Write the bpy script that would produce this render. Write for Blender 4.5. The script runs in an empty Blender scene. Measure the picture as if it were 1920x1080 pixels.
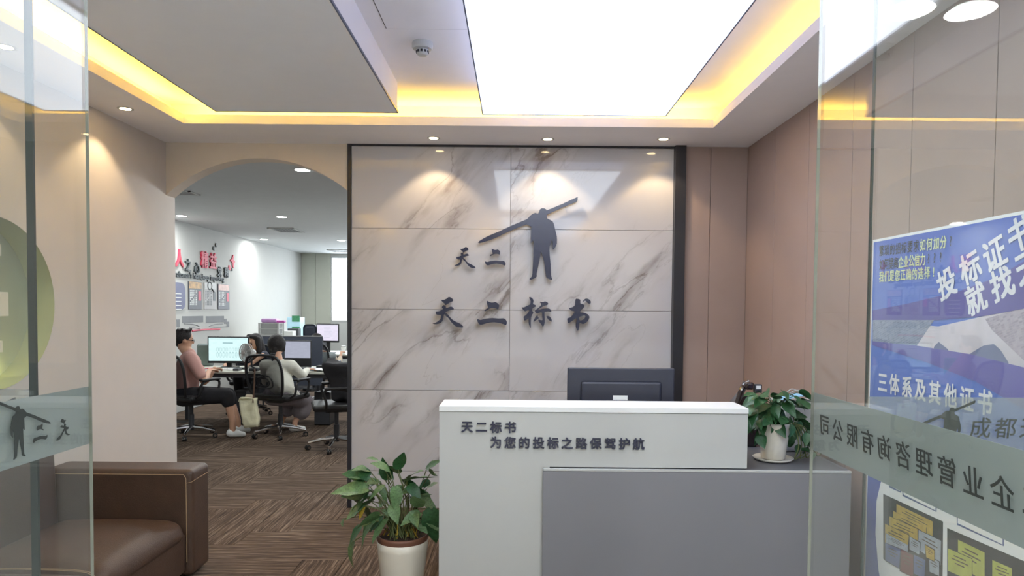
import bpy, bmesh, math, random
from mathutils import Vector, Matrix, Euler
from mathutils.noise import noise as pnoise
random.seed(7)
SC = bpy.context.scene
COL = SC.collection
PI = math.pi

# ------------------------------------------------------------------ camera
F_PX, CX, CY = 1280.0, 967.0, 623.0
PITCH, ROLL = 0.0328, 0.0085
CAM = Vector((0, 0, 1.49))
fw = Vector((0, math.cos(PITCH), -math.sin(PITCH)))
up0 = Vector((0, math.sin(PITCH), math.cos(PITCH)))
rt0 = Vector((1, 0, 0))
RT = rt0 * math.cos(ROLL) + up0 * math.sin(ROLL)
UP = up0 * math.cos(ROLL) - rt0 * math.sin(ROLL)
cam = bpy.data.cameras.new('camera'); camo = bpy.data.objects.new('camera', cam); COL.objects.link(camo)
camo.matrix_world = Matrix(((RT.x, UP.x, -fw.x, CAM.x), (RT.y, UP.y, -fw.y, CAM.y), (RT.z, UP.z, -fw.z, CAM.z), (0, 0, 0, 1)))
cam.sensor_width = 36; cam.sensor_fit = 'HORIZONTAL'
cam.lens = 36 * F_PX / 1920
cam.shift_x = (960 - CX) / 1920; cam.shift_y = (CY - 540) / 1920
cam.clip_start = 0.05
SC.camera = camo

def ray(px, py):
    return fw + RT * ((px - CX) / F_PX) + UP * (-(py - CY) / F_PX)
def onY(px, py, Y):
    d = ray(px, py); return CAM + d * (Y / d.y)
def onX(px, py, X):
    d = ray(px, py); return CAM + d * (X / d.x)
def onZ(px, py, Z):
    d = ray(px, py); return CAM + d * ((Z - CAM.z) / d.z)

# ------------------------------------------------------------------ world and exposure
w = bpy.data.worlds.new('sky'); SC.world = w; w.use_nodes = True
w.node_tree.nodes['Background'].inputs[0].default_value = (0.86, 0.93, 1.0, 1)
w.node_tree.nodes['Background'].inputs[1].default_value = 6.0
vs = SC.view_settings
vs.view_transform = 'Standard'; vs.look = 'None'; vs.gamma = 1.0; vs.use_curve_mapping = False
vs.exposure = 0.92
E_LAMP = 3.6        # ceiling light box
E_DOWN = 7.5         # warm downlights (W)
E_COVE = 3.0         # warm cove strips (W per metre)
E_OFFICE = 12       # office downlights (W)
E_HALL = 14.5         # corridor downlights (W)

def light(name, kind, loc, energy, color, rot=(0, 0, 0), **kw):
    l = bpy.data.lights.new(name, kind); l.energy = energy; l.color = color
    for k, v in kw.items(): setattr(l, k, v)
    o = bpy.data.objects.new(name, l); COL.objects.link(o); o.location = loc; o.rotation_euler = rot
    return o

# ------------------------------------------------------------------ materials
def lin(c):
    return tuple((x / 12.92 if x <= 0.04045 else ((x + 0.055) / 1.055) ** 2.4) for x in (v / 255.0 for v in c)) + (1,)
def newmat(name):
    m = bpy.data.materials.new(name); m.use_nodes = True
    nt = m.node_tree; return m, nt, nt.nodes['Principled BSDF']
def mat(name, rgb, rough=0.6, metal=0.0, spec=0.5, var=0.05, scale=8, bump=0.0, bscale=60, emit=None, coat=0.0, trans=0.0):
    m, nt, b = newmat(name); N = nt.nodes; L = nt.links
    c = lin(rgb)
    tc = N.new('ShaderNodeTexCoord'); nz = N.new('ShaderNodeTexNoise'); nz.inputs['Scale'].default_value = scale
    nz.inputs['Detail'].default_value = 4
    L.new(tc.outputs['Object'], nz.inputs['Vector'])
    r = N.new('ShaderNodeValToRGB'); L.new(nz.outputs['Fac'], r.inputs['Fac'])
    r.color_ramp.elements[0].position = 0.3; r.color_ramp.elements[1].position = 0.7
    r.color_ramp.elements[0].color = tuple(max(0, x * (1 - var)) for x in c[:3]) + (1,)
    r.color_ramp.elements[1].color = tuple(min(1, x * (1 + var)) for x in c[:3]) + (1,)
    L.new(r.outputs['Color'], b.inputs['Base Color'])
    b.inputs['Roughness'].default_value = rough; b.inputs['Metallic'].default_value = metal
    b.inputs['Specular IOR Level'].default_value = spec
    b.inputs['Coat Weight'].default_value = coat
    if bump:
        n2 = N.new('ShaderNodeTexNoise'); n2.inputs['Scale'].default_value = bscale; n2.inputs['Detail'].default_value = 3
        L.new(tc.outputs['Object'], n2.inputs['Vector'])
        bp = N.new('ShaderNodeBump'); bp.inputs['Strength'].default_value = bump; bp.inputs['Distance'].default_value = 0.01
        L.new(n2.outputs['Fac'], bp.inputs['Height']); L.new(bp.outputs['Normal'], b.inputs['Normal'])
    if emit:
        b.inputs['Emission Color'].default_value = lin(emit[0]); b.inputs['Emission Strength'].default_value = emit[1]
    return m
M = {}
M['wall'] = mat('painted_wall', (208, 200, 194), 0.85, var=0.012, bump=0.05, bscale=120)
M['arch'] = mat('arch_wall_paint', (216, 204, 190), 0.85, var=0.012, bump=0.05, bscale=120)
M['ceil'] = mat('ceiling_paint', (240, 237, 240), 0.9, var=0.01, bump=0.03, bscale=120)
M['office_wall'] = mat('office_wall_paint', (200, 201, 199), 0.85, var=0.01)
M['office_ceil'] = mat('office_ceiling_paint', (196, 199, 201), 0.8, var=0.02)
M['panel'] = mat('brown_wall_board', (164, 142, 133), 0.5, var=0.04, scale=3, bump=0.05, bscale=30)
M['groove'] = mat('panel_joint', (70, 58, 52), 0.9)
M['greenpanel'] = mat('grey_green_board', (186, 188, 176), 0.6, var=0.02)
M['blacktrim'] = mat('black_metal_trim', (38, 38, 44), 0.35, spec=0.6)
M['grout'] = mat('grey_grout', (120, 115, 112), 0.9)
M['white'] = mat('white_laminate', (184, 185, 184), 0.4, var=0.01)
M['grey'] = mat('grey_laminate', (128, 127, 134), 0.5, var=0.02, scale=2)
M['dgrey'] = mat('dark_grey_laminate', (96, 96, 100), 0.45)
M['sign'] = mat('navy_black_acrylic', (38, 40, 66), 0.22, spec=0.6)
M['black'] = mat('black_plastic', (28, 28, 31), 0.45)
M['darkgrey'] = mat('dark_grey_plastic', (58, 60, 66), 0.5)
M['monback'] = mat('monitor_back_plastic', (48, 50, 64), 0.4)
M['chrome'] = mat('chrome', (215, 215, 218), 0.12, metal=1.0, var=0.01)
M['leather'] = mat('brown_leather', (72, 53, 42), 0.5, var=0.14, scale=9, bump=0.22, bscale=180)
M['stitch'] = mat('tan_stitching', (160, 134, 104), 0.7)
M['ceramic'] = mat('white_ceramic', (222, 216, 204), 0.18, coat=0.4, var=0.03)
M['terracotta'] = mat('brown_clay', (112, 74, 58), 0.6)
M['soil'] = mat('potting_soil', (52, 38, 30), 0.95, var=0.4, scale=60, bump=0.8, bscale=90)
M['leaf'] = mat('leaf_green', (88, 116, 76), 0.4, var=0.35, scale=14, bump=0.15, bscale=40)
M['leafdark'] = mat('leaf_deep_green', (44, 84, 50), 0.35, var=0.35, scale=16, bump=0.15, bscale=40)
M['leafyellow'] = mat('leaf_yellowed', (178, 150, 52), 0.5, var=0.3, scale=14)
M['stem'] = mat('plant_stem', (92, 100, 58), 0.6, var=0.2)
M['skin'] = mat('skin', (205, 160, 134), 0.55, var=0.04)
M['hair'] = mat('black_hair', (26, 22, 24), 0.65, var=0.2, bump=0.5, bscale=60)
M['pink'] = mat('pink_cotton', (206, 160, 152), 0.85, var=0.06, bump=0.4, bscale=14)
M['whiteshirt'] = mat('white_cotton', (226, 226, 216), 0.85, var=0.05, bump=0.6, bscale=14)
M['blackcloth'] = mat('black_cloth', (34, 33, 38), 0.9, var=0.2, bump=0.4, bscale=16)
M['skirt'] = mat('mauve_grey_cloth', (132, 124, 130), 0.9, var=0.1, bump=0.6, bscale=14)
M['greycloth'] = mat('grey_knit', (130, 138, 140), 0.9, var=0.1, bump=0.4, bscale=18)
M['beigecloth'] = mat('beige_cloth', (214, 198, 178), 0.9, var=0.05)
M['canvas'] = mat('cream_canvas', (224, 220, 190), 0.9, var=0.05, bump=0.5, bscale=24)
M['strap'] = mat('brown_strap', (96, 72, 58), 0.6)
M['desk'] = mat('pale_desk_board', (212, 214, 204), 0.4, var=0.01)
M['paper'] = mat('white_paper', (236, 238, 238), 0.8, var=0.01)
M['blue'] = mat('light_blue_plastic', (176, 212, 232), 0.4, var=0.04)
M['green'] = mat('green_label', (60, 130, 92), 0.6, var=0.3, scale=80)
M['purple'] = mat('purple_plastic', (196, 150, 206), 0.5, var=0.1)
M['magenta'] = mat('magenta_label', (200, 90, 180), 0.6, var=0.2, scale=60)
M['redsign'] = mat('red_acrylic', (206, 58, 84), 0.5)
M['darksign'] = mat('charcoal_acrylic', (52, 60, 62), 0.5)
M['greydecal'] = mat('grey_decal', (132, 134, 138), 0.7)
M['mask'] = mat('blue_mask_cloth', (142, 190, 226), 0.8, var=0.06, bump=0.5, bscale=50)
M['nichegreen'] = mat('sage_green_paint', (164, 172, 146), 0.8, var=0.03)
M['cream'] = mat('cream_paint', (214, 210, 192), 0.7, var=0.02)
M['green_plastic'] = mat('green_plastic', (120, 196, 90), 0.5)
M['glossbrown'] = mat('dark_brown_gloss', (46, 34, 34), 0.12, coat=0.6)
M['wheel'] = mat('caster_rubber', (24, 24, 26), 0.5)
M['vent'] = mat('vent_grey', (150, 152, 152), 0.6)

def emis(name, rgb, s):
    m = bpy.data.materials.new(name); m.use_nodes = True; nt = m.node_tree; nt.nodes.clear()
    e = nt.nodes.new('ShaderNodeEmission'); e.inputs[0].default_value = lin(rgb); e.inputs[1].default_value = s
    o = nt.nodes.new('ShaderNodeOutputMaterial'); nt.links.new(e.outputs[0], o.inputs[0]); return m
M['lamp_on'] = emis('lit_light_sheet', (232, 242, 255), E_LAMP)
M['lamp_side'] = emis('glowing_box_side', (206, 214, 250), 1.1)
M['lamp_off'] = mat('unlit_light_sheet', (236, 236, 242), 0.5, var=0.01)
M['spot_glow'] = emis('warm_lamp_glass', (255, 226, 170), 12)
M['office_glow'] = emis('white_lamp_glass', (255, 255, 250), 12)
M['hall_glow'] = emis('hall_lamp_glass', (240, 255, 250), 14)

# marble with diagonal grey veins
def marble():
    m, nt, b = newmat('veined_white_marble'); N = nt.nodes; L = nt.links
    tc = N.new('ShaderNodeTexCoord'); oi = N.new('ShaderNodeObjectInfo')
    mp = N.new('ShaderNodeMapping'); L.new(tc.outputs['Object'], mp.inputs['Vector'])
    ml = N.new('ShaderNodeMath'); ml.operation = 'MULTIPLY'; ml.inputs[1].default_value = 37.0
    L.new(oi.outputs['Random'], ml.inputs[0])
    cx = N.new('ShaderNodeCombineXYZ'); L.new(ml.outputs[0], cx.inputs[0]); L.new(ml.outputs[0], cx.inputs[1]); L.new(ml.outputs[0], cx.inputs[2])
    L.new(cx.outputs[0], mp.inputs['Location'])
    # rotate so the vein direction (about 52 degrees up to the right in XZ) runs along texture x
    mp.inputs['Rotation'].default_value = (0, math.radians(50), 0)
    mp2 = N.new('ShaderNodeMapping'); L.new(mp.outputs[0], mp2.inputs['Vector']); mp2.inputs['Scale'].default_value = (0.6, 1, 1.9)
    def ridge(scale, dist, wdt, detail=6):
        nz = N.new('ShaderNodeTexNoise'); nz.inputs['Scale'].default_value = scale; nz.inputs['Detail'].default_value = detail
        nz.inputs['Distortion'].default_value = dist; L.new(mp2.outputs[0], nz.inputs['Vector'])
        s = N.new('ShaderNodeMath'); s.operation = 'SUBTRACT'; s.inputs[1].default_value = 0.5; L.new(nz.outputs['Fac'], s.inputs[0])
        a = N.new('ShaderNodeMath'); a.operation = 'ABSOLUTE'; L.new(s.outputs[0], a.inputs[0])
        r = N.new('ShaderNodeMapRange'); r.interpolation_type = 'SMOOTHSTEP'
        r.inputs['From Min'].default_value = 0; r.inputs['From Max'].default_value = wdt; r.inputs['To Min'].default_value = 1; r.inputs['To Max'].default_value = 0
        L.new(a.outputs[0], r.inputs['Value']); return r.outputs[0]
    fine = ridge(1.25, 0.35, 0.010, 9); broad = ridge(1.25, 0.35, 0.11, 5); thin2 = ridge(2.6, 0.5, 0.008, 9)
    mk = N.new('ShaderNodeTexNoise'); mk.inputs['Scale'].default_value = 1.15; mk.inputs['Detail'].default_value = 3; L.new(mp2.outputs[0], mk.inputs['Vector'])
    mr = N.new('ShaderNodeMapRange'); mr.inputs['From Min'].default_value = 0.46; mr.inputs['From Max'].default_value = 0.62; L.new(mk.outputs['Fac'], mr.inputs['Value'])
    st = N.new('ShaderNodeTexNoise'); st.inputs['Scale'].default_value = 5; st.inputs['Detail'].default_value = 8; L.new(mp2.outputs[0], st.inputs['Vector'])
    sr = N.new('ShaderNodeMapRange'); sr.inputs['From Min'].default_value = 0.4; sr.inputs['From Max'].default_value = 0.65; L.new(st.outputs['Fac'], sr.inputs['Value'])
    def mul(a, bb, k=1.0):
        x = N.new('ShaderNodeMath'); x.operation = 'MULTIPLY'; L.new(a, x.inputs[0])
        if bb is None: x.inputs[1].default_value = k
        else: L.new(bb, x.inputs[1])
        return x.outputs[0]
    def add(a, bb):
        x = N.new('ShaderNodeMath'); x.operation = 'ADD'; x.use_clamp = True; L.new(a, x.inputs[0]); L.new(bb, x.inputs[1]); return x.outputs[0]
    t = add(mul(mul(fine, mr.outputs[0]), None, 0.45), mul(mul(mul(broad, mr.outputs[0]), sr.outputs[0]), None, 0.85))
    t = add(t, mul(mul(thin2, mr.outputs[0]), None, 0.25))
    mix = N.new('ShaderNodeMix'); mix.data_type = 'RGBA'; L.new(t, mix.inputs['Factor'])
    mix.inputs[6].default_value = lin((194, 191, 193)); mix.inputs[7].default_value = lin((124, 113, 109))
    L.new(mix.outputs[2], b.inputs['Base Color'])
    b.inputs['Roughness'].default_value = 0.06; b.inputs['Specular IOR Level'].default_value = 0.6
    return m
M['marble'] = marble()

def carpet():
    m, nt, b = newmat('striped_loop_carpet'); N = nt.nodes; L = nt.links
    tc = N.new('ShaderNodeTexCoord'); oi = N.new('ShaderNodeObjectInfo')
    ml = N.new('ShaderNodeMath'); ml.operation = 'MULTIPLY'; ml.inputs[1].default_value = 53.0; L.new(oi.outputs['Random'], ml.inputs[0])
    cx = N.new('ShaderNodeCombineXYZ'); L.new(ml.outputs[0], cx.inputs[0]); L.new(ml.outputs[0], cx.inputs[2])
    va = N.new('ShaderNodeVectorMath'); va.operation = 'ADD'; L.new(tc.outputs['Object'], va.inputs[0]); L.new(cx.outputs[0], va.inputs[1])
    def st(sx, sy, sc):
        mp = N.new('ShaderNodeMapping'); mp.inputs['Scale'].default_value = (sx, sy, 1); L.new(va.outputs[0], mp.inputs['Vector'])
        nz = N.new('ShaderNodeTexNoise'); nz.inputs['Scale'].default_value = sc; nz.inputs['Detail'].default_value = 3; L.new(mp.outputs[0], nz.inputs['Vector']); return nz
    a = st(2.6, 75, 1.0); c = st(9, 210, 1.0)
    ad = N.new('ShaderNodeMix'); ad.data_type = 'FLOAT'; ad.inputs[0].default_value = 0.45
    L.new(a.outputs['Fac'], ad.inputs[2]); L.new(c.outputs['Fac'], ad.inputs[3])
    r = N.new('ShaderNodeValToRGB'); L.new(ad.outputs[0], r.inputs['Fac'])
    e = r.color_ramp.elements
    e[0].position = 0.38; e[0].color = lin((64, 53, 46)); e[1].position = 0.66; e[1].color = lin((138, 121, 106))
    x = e.new(0.5); x.color = lin((88, 73, 62))
    L.new(r.outputs['Color'], b.inputs['Base Color']); b.inputs['Roughness'].default_value = 0.95; b.inputs['Specular IOR Level'].default_value = 0.15
    bp = N.new('ShaderNodeBump'); bp.inputs['Strength'].default_value = 0.6; bp.inputs['Distance'].default_value = 0.004
    L.new(ad.outputs[0], bp.inputs['Height']); L.new(bp.outputs['Normal'], b.inputs['Normal'])
    return m
M['carpet'] = carpet()

def glass(name, tint, smudge=0.0):
    m = bpy.data.materials.new(name); m.use_nodes = True; nt = m.node_tree; N = nt.nodes; L = nt.links; N.clear()
    g = N.new('ShaderNodeNewGeometry'); d = N.new('ShaderNodeVectorMath'); d.operation = 'DOT_PRODUCT'
    L.new(g.outputs['Incoming'], d.inputs[0]); L.new(g.outputs['Normal'], d.inputs[1])
    a = N.new('ShaderNodeMath'); a.operation = 'ABSOLUTE'; L.new(d.outputs['Value'], a.inputs[0])
    s = N.new('ShaderNodeMath'); s.operation = 'SUBTRACT'; s.inputs[0].default_value = 1; L.new(a.outputs[0], s.inputs[1])
    p = N.new('ShaderNodeMath'); p.operation = 'POWER'; p.inputs[1].default_value = 5; L.new(s.outputs[0], p.inputs[0])
    mr = N.new('ShaderNodeMapRange'); mr.inputs['To Min'].default_value = 0.045; L.new(p.outputs[0], mr.inputs['Value'])
    t = N.new('ShaderNodeBsdfTransparent'); t.inputs[0].default_value = tint
    gl = N.new('ShaderNodeBsdfGlossy'); gl.inputs['Roughness'].default_value = 0.01
    mx = N.new('ShaderNodeMixShader'); L.new(mr.outputs[0], mx.inputs[0]); L.new(t.outputs[0], mx.inputs[1]); L.new(gl.outputs[0], mx.inputs[2])
    last = mx
    if smudge:
        df = N.new('ShaderNodeBsdfDiffuse'); df.inputs[0].default_value = (0.8, 0.83, 0.8, 1)
        tc = N.new('ShaderNodeTexCoord'); nz = N.new('ShaderNodeTexNoise'); nz.inputs['Scale'].default_value = 3.5; nz.inputs['Detail'].default_value = 8
        L.new(tc.outputs['Object'], nz.inputs['Vector'])
        r2 = N.new('ShaderNodeMapRange'); r2.inputs['From Min'].default_value = 0.3; r2.inputs['From Max'].default_value = 0.75; r2.inputs['To Min'].default_value = smudge * 0.4; r2.inputs['To Max'].default_value = smudge
        L.new(nz.outputs['Fac'], r2.inputs['Value'])
        m2 = N.new('ShaderNodeMixShader'); L.new(r2.outputs[0], m2.inputs[0]); L.new(mx.outputs[0], m2.inputs[1]); L.new(df.outputs[0], m2.inputs[2]); last = m2
    o = N.new('ShaderNodeOutputMaterial'); L.new(last.outputs[0], o.inputs[0]); return m
M['glass'] = glass('clear_door_glass', (0.965, 0.978, 0.97, 1), 0.018)
M['windowglass'] = glass('window_glass', (0.97, 0.98, 0.98, 1))
M['glassedge'] = mat('green_glass_edge', (34, 44, 40), 0.7)
M['brightedge'] = mat('polished_glass_edge', (118, 120, 110), 0.3, coat=0.6)
def frost(name='frosted_film', lo=0.05, hi=0.13):
    m = bpy.data.materials.new(name); m.use_nodes = True; nt = m.node_tree; N = nt.nodes; L = nt.links; N.clear()
    a = N.new('ShaderNodeBsdfTranslucent'); a.inputs[0].default_value = lin((182, 190, 189))
    b = N.new('ShaderNodeBsdfDiffuse'); b.inputs[0].default_value = lin((156, 164, 164))
    t = N.new('ShaderNodeBsdfTransparent')
    tc = N.new('ShaderNodeTexCoord'); nz = N.new('ShaderNodeTexNoise'); nz.inputs['Scale'].default_value = 6
    L.new(tc.outputs['Object'], nz.inputs['Vector'])
    mx = N.new('ShaderNodeMixShader'); mx.inputs[0].default_value = 0.5; L.new(a.outputs[0], mx.inputs[1]); L.new(b.outputs[0], mx.inputs[2])
    mr = N.new('ShaderNodeMapRange'); mr.inputs['To Min'].default_value = lo; mr.inputs['To Max'].default_value = hi; L.new(nz.outputs['Fac'], mr.inputs['Value'])
    m2 = N.new('ShaderNodeMixShader'); L.new(mr.outputs[0], m2.inputs[0]); L.new(mx.outputs[0], m2.inputs[1]); L.new(t.outputs[0], m2.inputs[2])
    o = N.new('ShaderNodeOutputMaterial'); L.new(m2.outputs[0], o.inputs[0]); return m
M['frost'] = frost(); M['frost_thin'] = frost('thin_frosted_film', .58, .66)
def meshcloth():
    m = bpy.data.materials.new('black_chair_mesh'); m.use_nodes = True; nt = m.node_tree; N = nt.nodes; L = nt.links; N.clear()
    b = N.new('ShaderNodeBsdfDiffuse'); b.inputs[0].default_value = lin((38, 40, 46)); t = N.new('ShaderNodeBsdfTransparent')
    mx = N.new('ShaderNodeMixShader'); mx.inputs[0].default_value = 0.35; L.new(b.outputs[0], mx.inputs[1]); L.new(t.outputs[0], mx.inputs[2])
    o = N.new('ShaderNodeOutputMaterial'); L.new(mx.outputs[0], o.inputs[0]); return m
M['meshcloth'] = meshcloth()
def screen(name, base, lines, scale, strength=1.0):
    m = bpy.data.materials.new(name); m.use_nodes = True; nt = m.node_tree; N = nt.nodes; L = nt.links; N.clear()
    tc = N.new('ShaderNodeTexCoord'); br = N.new('ShaderNodeTexBrick')
    mp = N.new('ShaderNodeMapping'); mp.inputs['Rotation'].default_value = (math.radians(90), 0, 0); L.new(tc.outputs['Object'], mp.inputs['Vector'])
    L.new(mp.outputs[0], br.inputs['Vector']); br.inputs['Scale'].default_value = scale
    br.inputs['Color1'].default_value = lin(base); br.inputs['Color2'].default_value = lin(tuple(min(255, x + 6) for x in base)); br.inputs['Mortar'].default_value = lin(base)
    br.inputs['Mortar Size'].default_value = 0.012
    e = N.new('ShaderNodeEmission'); L.new(br.outputs['Color'], e.inputs[0]); e.inputs[1].default_value = strength
    o = N.new('ShaderNodeOutputMaterial'); L.new(e.outputs[0], o.inputs[0]); return m
M['screen1'] = screen('sheet_on_screen', (206, 236, 236), (160, 200, 204), 9, 0.62)
M['ui'] = screen('ui_ink', (120, 160, 168), (0, 0, 0), 5, .5)
M['uired'] = screen('ui_red', (210, 80, 90), (0, 0, 0), 5, .6)
M['screen2'] = screen('page_on_screen', (190, 194, 212), (150, 156, 176), 12, 0.42)
M['screen3'] = screen('document_on_screen', (222, 216, 234), (204, 200, 216), 10, 0.6)

# ------------------------------------------------------------------ mesh helpers
def root_off(p):
    v = Vector((0, 0, 0))
    while p is not None: v += p.location; p = p.parent
    return v
def put(name, bm, m, parent=None, world=True, label=None, smooth=False, kind=None):
    me = bpy.data.meshes.new(name)
    if isinstance(bm, bpy.types.Mesh): me = bm
    else:
        if world and parent is not None:
            o_ = root_off(parent); bmesh.ops.translate(bm, verts=bm.verts, vec=-o_)
        bmesh.ops.recalc_face_normals(bm, faces=bm.faces)
        bm.to_mesh(me); bm.free()
    if m is not None and len(me.materials) == 0: me.materials.append(m)
    if smooth:
        for p in me.polygons: p.use_smooth = True
    o = bpy.data.objects.new(name, me); COL.objects.link(o)
    if parent is not None: o.parent = parent
    if label: o['label'] = label
    if kind: o['kind'] = kind
    return o
def thing(name, label, cat, loc=(0, 0, 0), rz=0, group=None):
    o = bpy.data.objects.new(name, None); o.empty_display_size = 0.1; COL.objects.link(o)
    o.location = loc; o.rotation_euler = (0, 0, rz); o['label'] = label; o['category'] = cat
    if group: o['group'] = group
    return o
def tag(o, label, cat, group=None):
    o['label'] = label; o['category'] = cat
    if group: o['group'] = group
    return o
def struct(name, bm, m, parent=None):
    o = put(name, bm, m, parent)
    if parent is None: o['kind'] = 'structure'
    return o
def B(): return bmesh.new()
def abox(bm, x0, x1, y0, y1, z0, z1, bev=0.0, seg=2, M4=None):
    r = bmesh.ops.create_cube(bm, size=1.0); vs_ = r['verts']
    bmesh.ops.scale(bm, verts=vs_, vec=(x1 - x0, y1 - y0, z1 - z0))
    bmesh.ops.translate(bm, verts=vs_, vec=((x0 + x1) / 2, (y0 + y1) / 2, (z0 + z1) / 2))
    if bev > 0:
        es = list({e for v in vs_ for e in v.link_edges})
        r2 = bmesh.ops.bevel(bm, geom=es, offset=bev, segments=seg, affect='EDGES', profile=0.5)
        vs_ = list({v for f in r2['faces'] for v in f.verts} | {v for v in vs_ if v.is_valid})
        if M4 is not None:
            seen = set(vs_); st_ = list(vs_)
            while st_:
                v = st_.pop()
                for e in v.link_edges:
                    u = e.other_vert(v)
                    if u not in seen: seen.add(u); st_.append(u)
            vs_ = list(seen)
    if M4 is not None: bmesh.ops.transform(bm, matrix=M4, verts=vs_)
    return bm
def box(x0, x1, y0, y1, z0, z1, bev=0.0, seg=2): return abox(B(), x0, x1, y0, y1, z0, z1, bev, seg)
def ring_between(bm, rings, close=True, cap=True):
    vr = [[bm.verts.new(p) for p in r] for r in rings]; n = len(vr[0])
    for a, b in zip(vr[:-1], vr[1:]):
        for i in range(n if close else n - 1):
            j = (i + 1) % n; bm.faces.new((a[i], a[j], b[j], b[i]))
    if cap:
        bm.faces.new(vr[0]); bm.faces.new(vr[-1][::-1])
    return vr
def lathe(bm, prof, c=(0, 0, 0), n=24, M4=None, cap=True):
    c = Vector(c); rings = []
    for r, z in prof:
        rings.append([c + Vector((max(r, 1e-4) * math.cos(2 * PI * i / n), max(r, 1e-4) * math.sin(2 * PI * i / n), z)) for i in range(n)])
    if M4 is not None: rings = [[M4 @ p for p in r] for r in rings]
    ring_between(bm, rings, cap=cap); return bm
def tube(bm, pts, rad, n=8):
    pts = [Vector(p) for p in pts]
    if not isinstance(rad, (list, tuple)): rad = [rad] * len(pts)
    rings = []; pu = None
    for i, p in enumerate(pts):
        t = (pts[min(i + 1, len(pts) - 1)] - pts[max(i - 1, 0)]).normalized()
        if pu is None: pu = t.orthogonal().normalized()
        u = (pu - t * pu.dot(t)); u = u.normalized() if u.length > 1e-6 else t.orthogonal().normalized(); pu = u
        v = t.cross(u)
        rings.append([p + (u * math.cos(2 * PI * k / n) + v * math.sin(2 * PI * k / n)) * rad[i] for k in range(n)])
    ring_between(bm, rings); return bm
def cr(pts, k=5, closed=False):
    out = []; n = len(pts); pts = [Vector(p) for p in pts]
    rng = range(n) if closed else range(n - 1)
    for i in rng:
        if closed: p0, p1, p2, p3 = pts[i - 1], pts[i], pts[(i + 1) % n], pts[(i + 2) % n]
        else: p0, p1, p2, p3 = pts[max(i - 1, 0)], pts[i], pts[i + 1], pts[min(i + 2, n - 1)]
        for j in range(k):
            t = j / k
            out.append(0.5 * ((2 * p1) + (-p0 + p2) * t + (2 * p0 - 5 * p1 + 4 * p2 - p3) * t * t + (-p0 + 3 * p1 - 3 * p2 + p3) * t ** 3))
    if not closed: out.append(pts[-1])
    return out
def prism(bm, pts, vec):
    a = [bm.verts.new(p) for p in pts]; b = [bm.verts.new(Vector(p) + vec) for p in pts]; n = len(a)
    bm.faces.new(a); bm.faces.new(b[::-1])
    for i in range(n): bm.faces.new((a[i], b[i], b[(i + 1) % n], a[(i + 1) % n]))
    return bm
DG = None
def from_curve(cd):
    o = bpy.data.objects.new('tmp', cd); COL.objects.link(o)
    dg = bpy.context.evaluated_depsgraph_get(); dg.update()
    me = bpy.data.meshes.new_from_object(o.evaluated_get(dg))
    bpy.data.objects.remove(o); return me
def flat(loops, depth, smooth=0):
    """2D outlines (u, v) with holes -> bmesh extruded from w=0 to w=depth"""
    cd = bpy.data.curves.new('c', 'CURVE'); cd.dimensions = '2D'; cd.fill_mode = 'BOTH'; cd.extrude = depth / 2
    for lp in loops:
        if smooth: lp = [(p.x, p.y) for p in cr([(a, b, 0) for a, b in lp], smooth, True)]
        s = cd.splines.new('POLY'); s.points.add(len(lp) - 1); s.use_cyclic_u = True
        for i, (a, b) in enumerate(lp): s.points[i].co = (a, b, 0, 1)
    me = from_curve(cd); bm = B(); bm.from_mesh(me); bpy.data.meshes.remove(me)
    bmesh.ops.translate(bm, verts=bm.verts, vec=(0, 0, depth / 2)); return bm
def merge(dst, src):
    me = bpy.data.meshes.new('t'); src.to_mesh(me); src.free(); dst.from_mesh(me); bpy.data.meshes.remove(me); return dst
GC = {}
def glyph(text, bold=0.0):
    k = (text, bold)
    if k not in GC:
        c = bpy.data.curves.new('f', 'FONT'); c.body = text; c.size = 1.0; c.offset = bold; c.resolution_u = 3
        c.align_x = 'CENTER'; c.extrude = 0.5
        GC[k] = from_curve(c)
    return GC[k]
def glyph_bm(text, mtx, su, sv, depth, bold=0.02, shear=0.0, center=True):
    """text centred on its own box; mtx maps (u right, v up, w out) to the place; bold = stroke growth in em"""
    bm = B(); me = glyph(text)
    sh_ = [(0, 0)] if bold < .006 else [(-1, -1), (1, -1), (1, 1), (-1, 1)]
    for dx_, dy_ in sh_:
        n0 = len(bm.verts); bm.from_mesh(me); bm.verts.ensure_lookup_table()
        for v in bm.verts[n0:]: v.co.x += dx_ * bold * .75; v.co.y += dy_ * bold * .75; v.co.z += .02 * (dx_ + 2 * dy_)
    if bm.verts:
        xs = [v.co.x for v in bm.verts]; ys = [v.co.y for v in bm.verts]
        cx_, cy_ = (min(xs) + max(xs)) / 2, (0.37 if center == 'em' else (min(ys) + max(ys)) / 2)
        for v in bm.verts:
            u, vv, ww = (v.co.x - cx_) * su, (v.co.y - cy_) * sv, (v.co.z + 0.56) * depth
            v.co = (u + vv * shear, vv, ww)
        bmesh.ops.transform(bm, matrix=mtx, verts=bm.verts)
    return bm
def frame(o, u, v):
    u = Vector(u).normalized(); v = Vector(v).normalized(); w_ = u.cross(v)
    return Matrix(((u.x, v.x, w_.x, o[0]), (u.y, v.y, w_.y, o[1]), (u.z, v.z, w_.z, o[2]), (0, 0, 0, 1)))

# ================================================================== room shell
YB = 5.07; XL = -2.59; XR = 1.70; ZC = 2.70; YG = 1.53
OXL, OYB, OXR = -4.77, 15.2, 3.2
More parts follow.
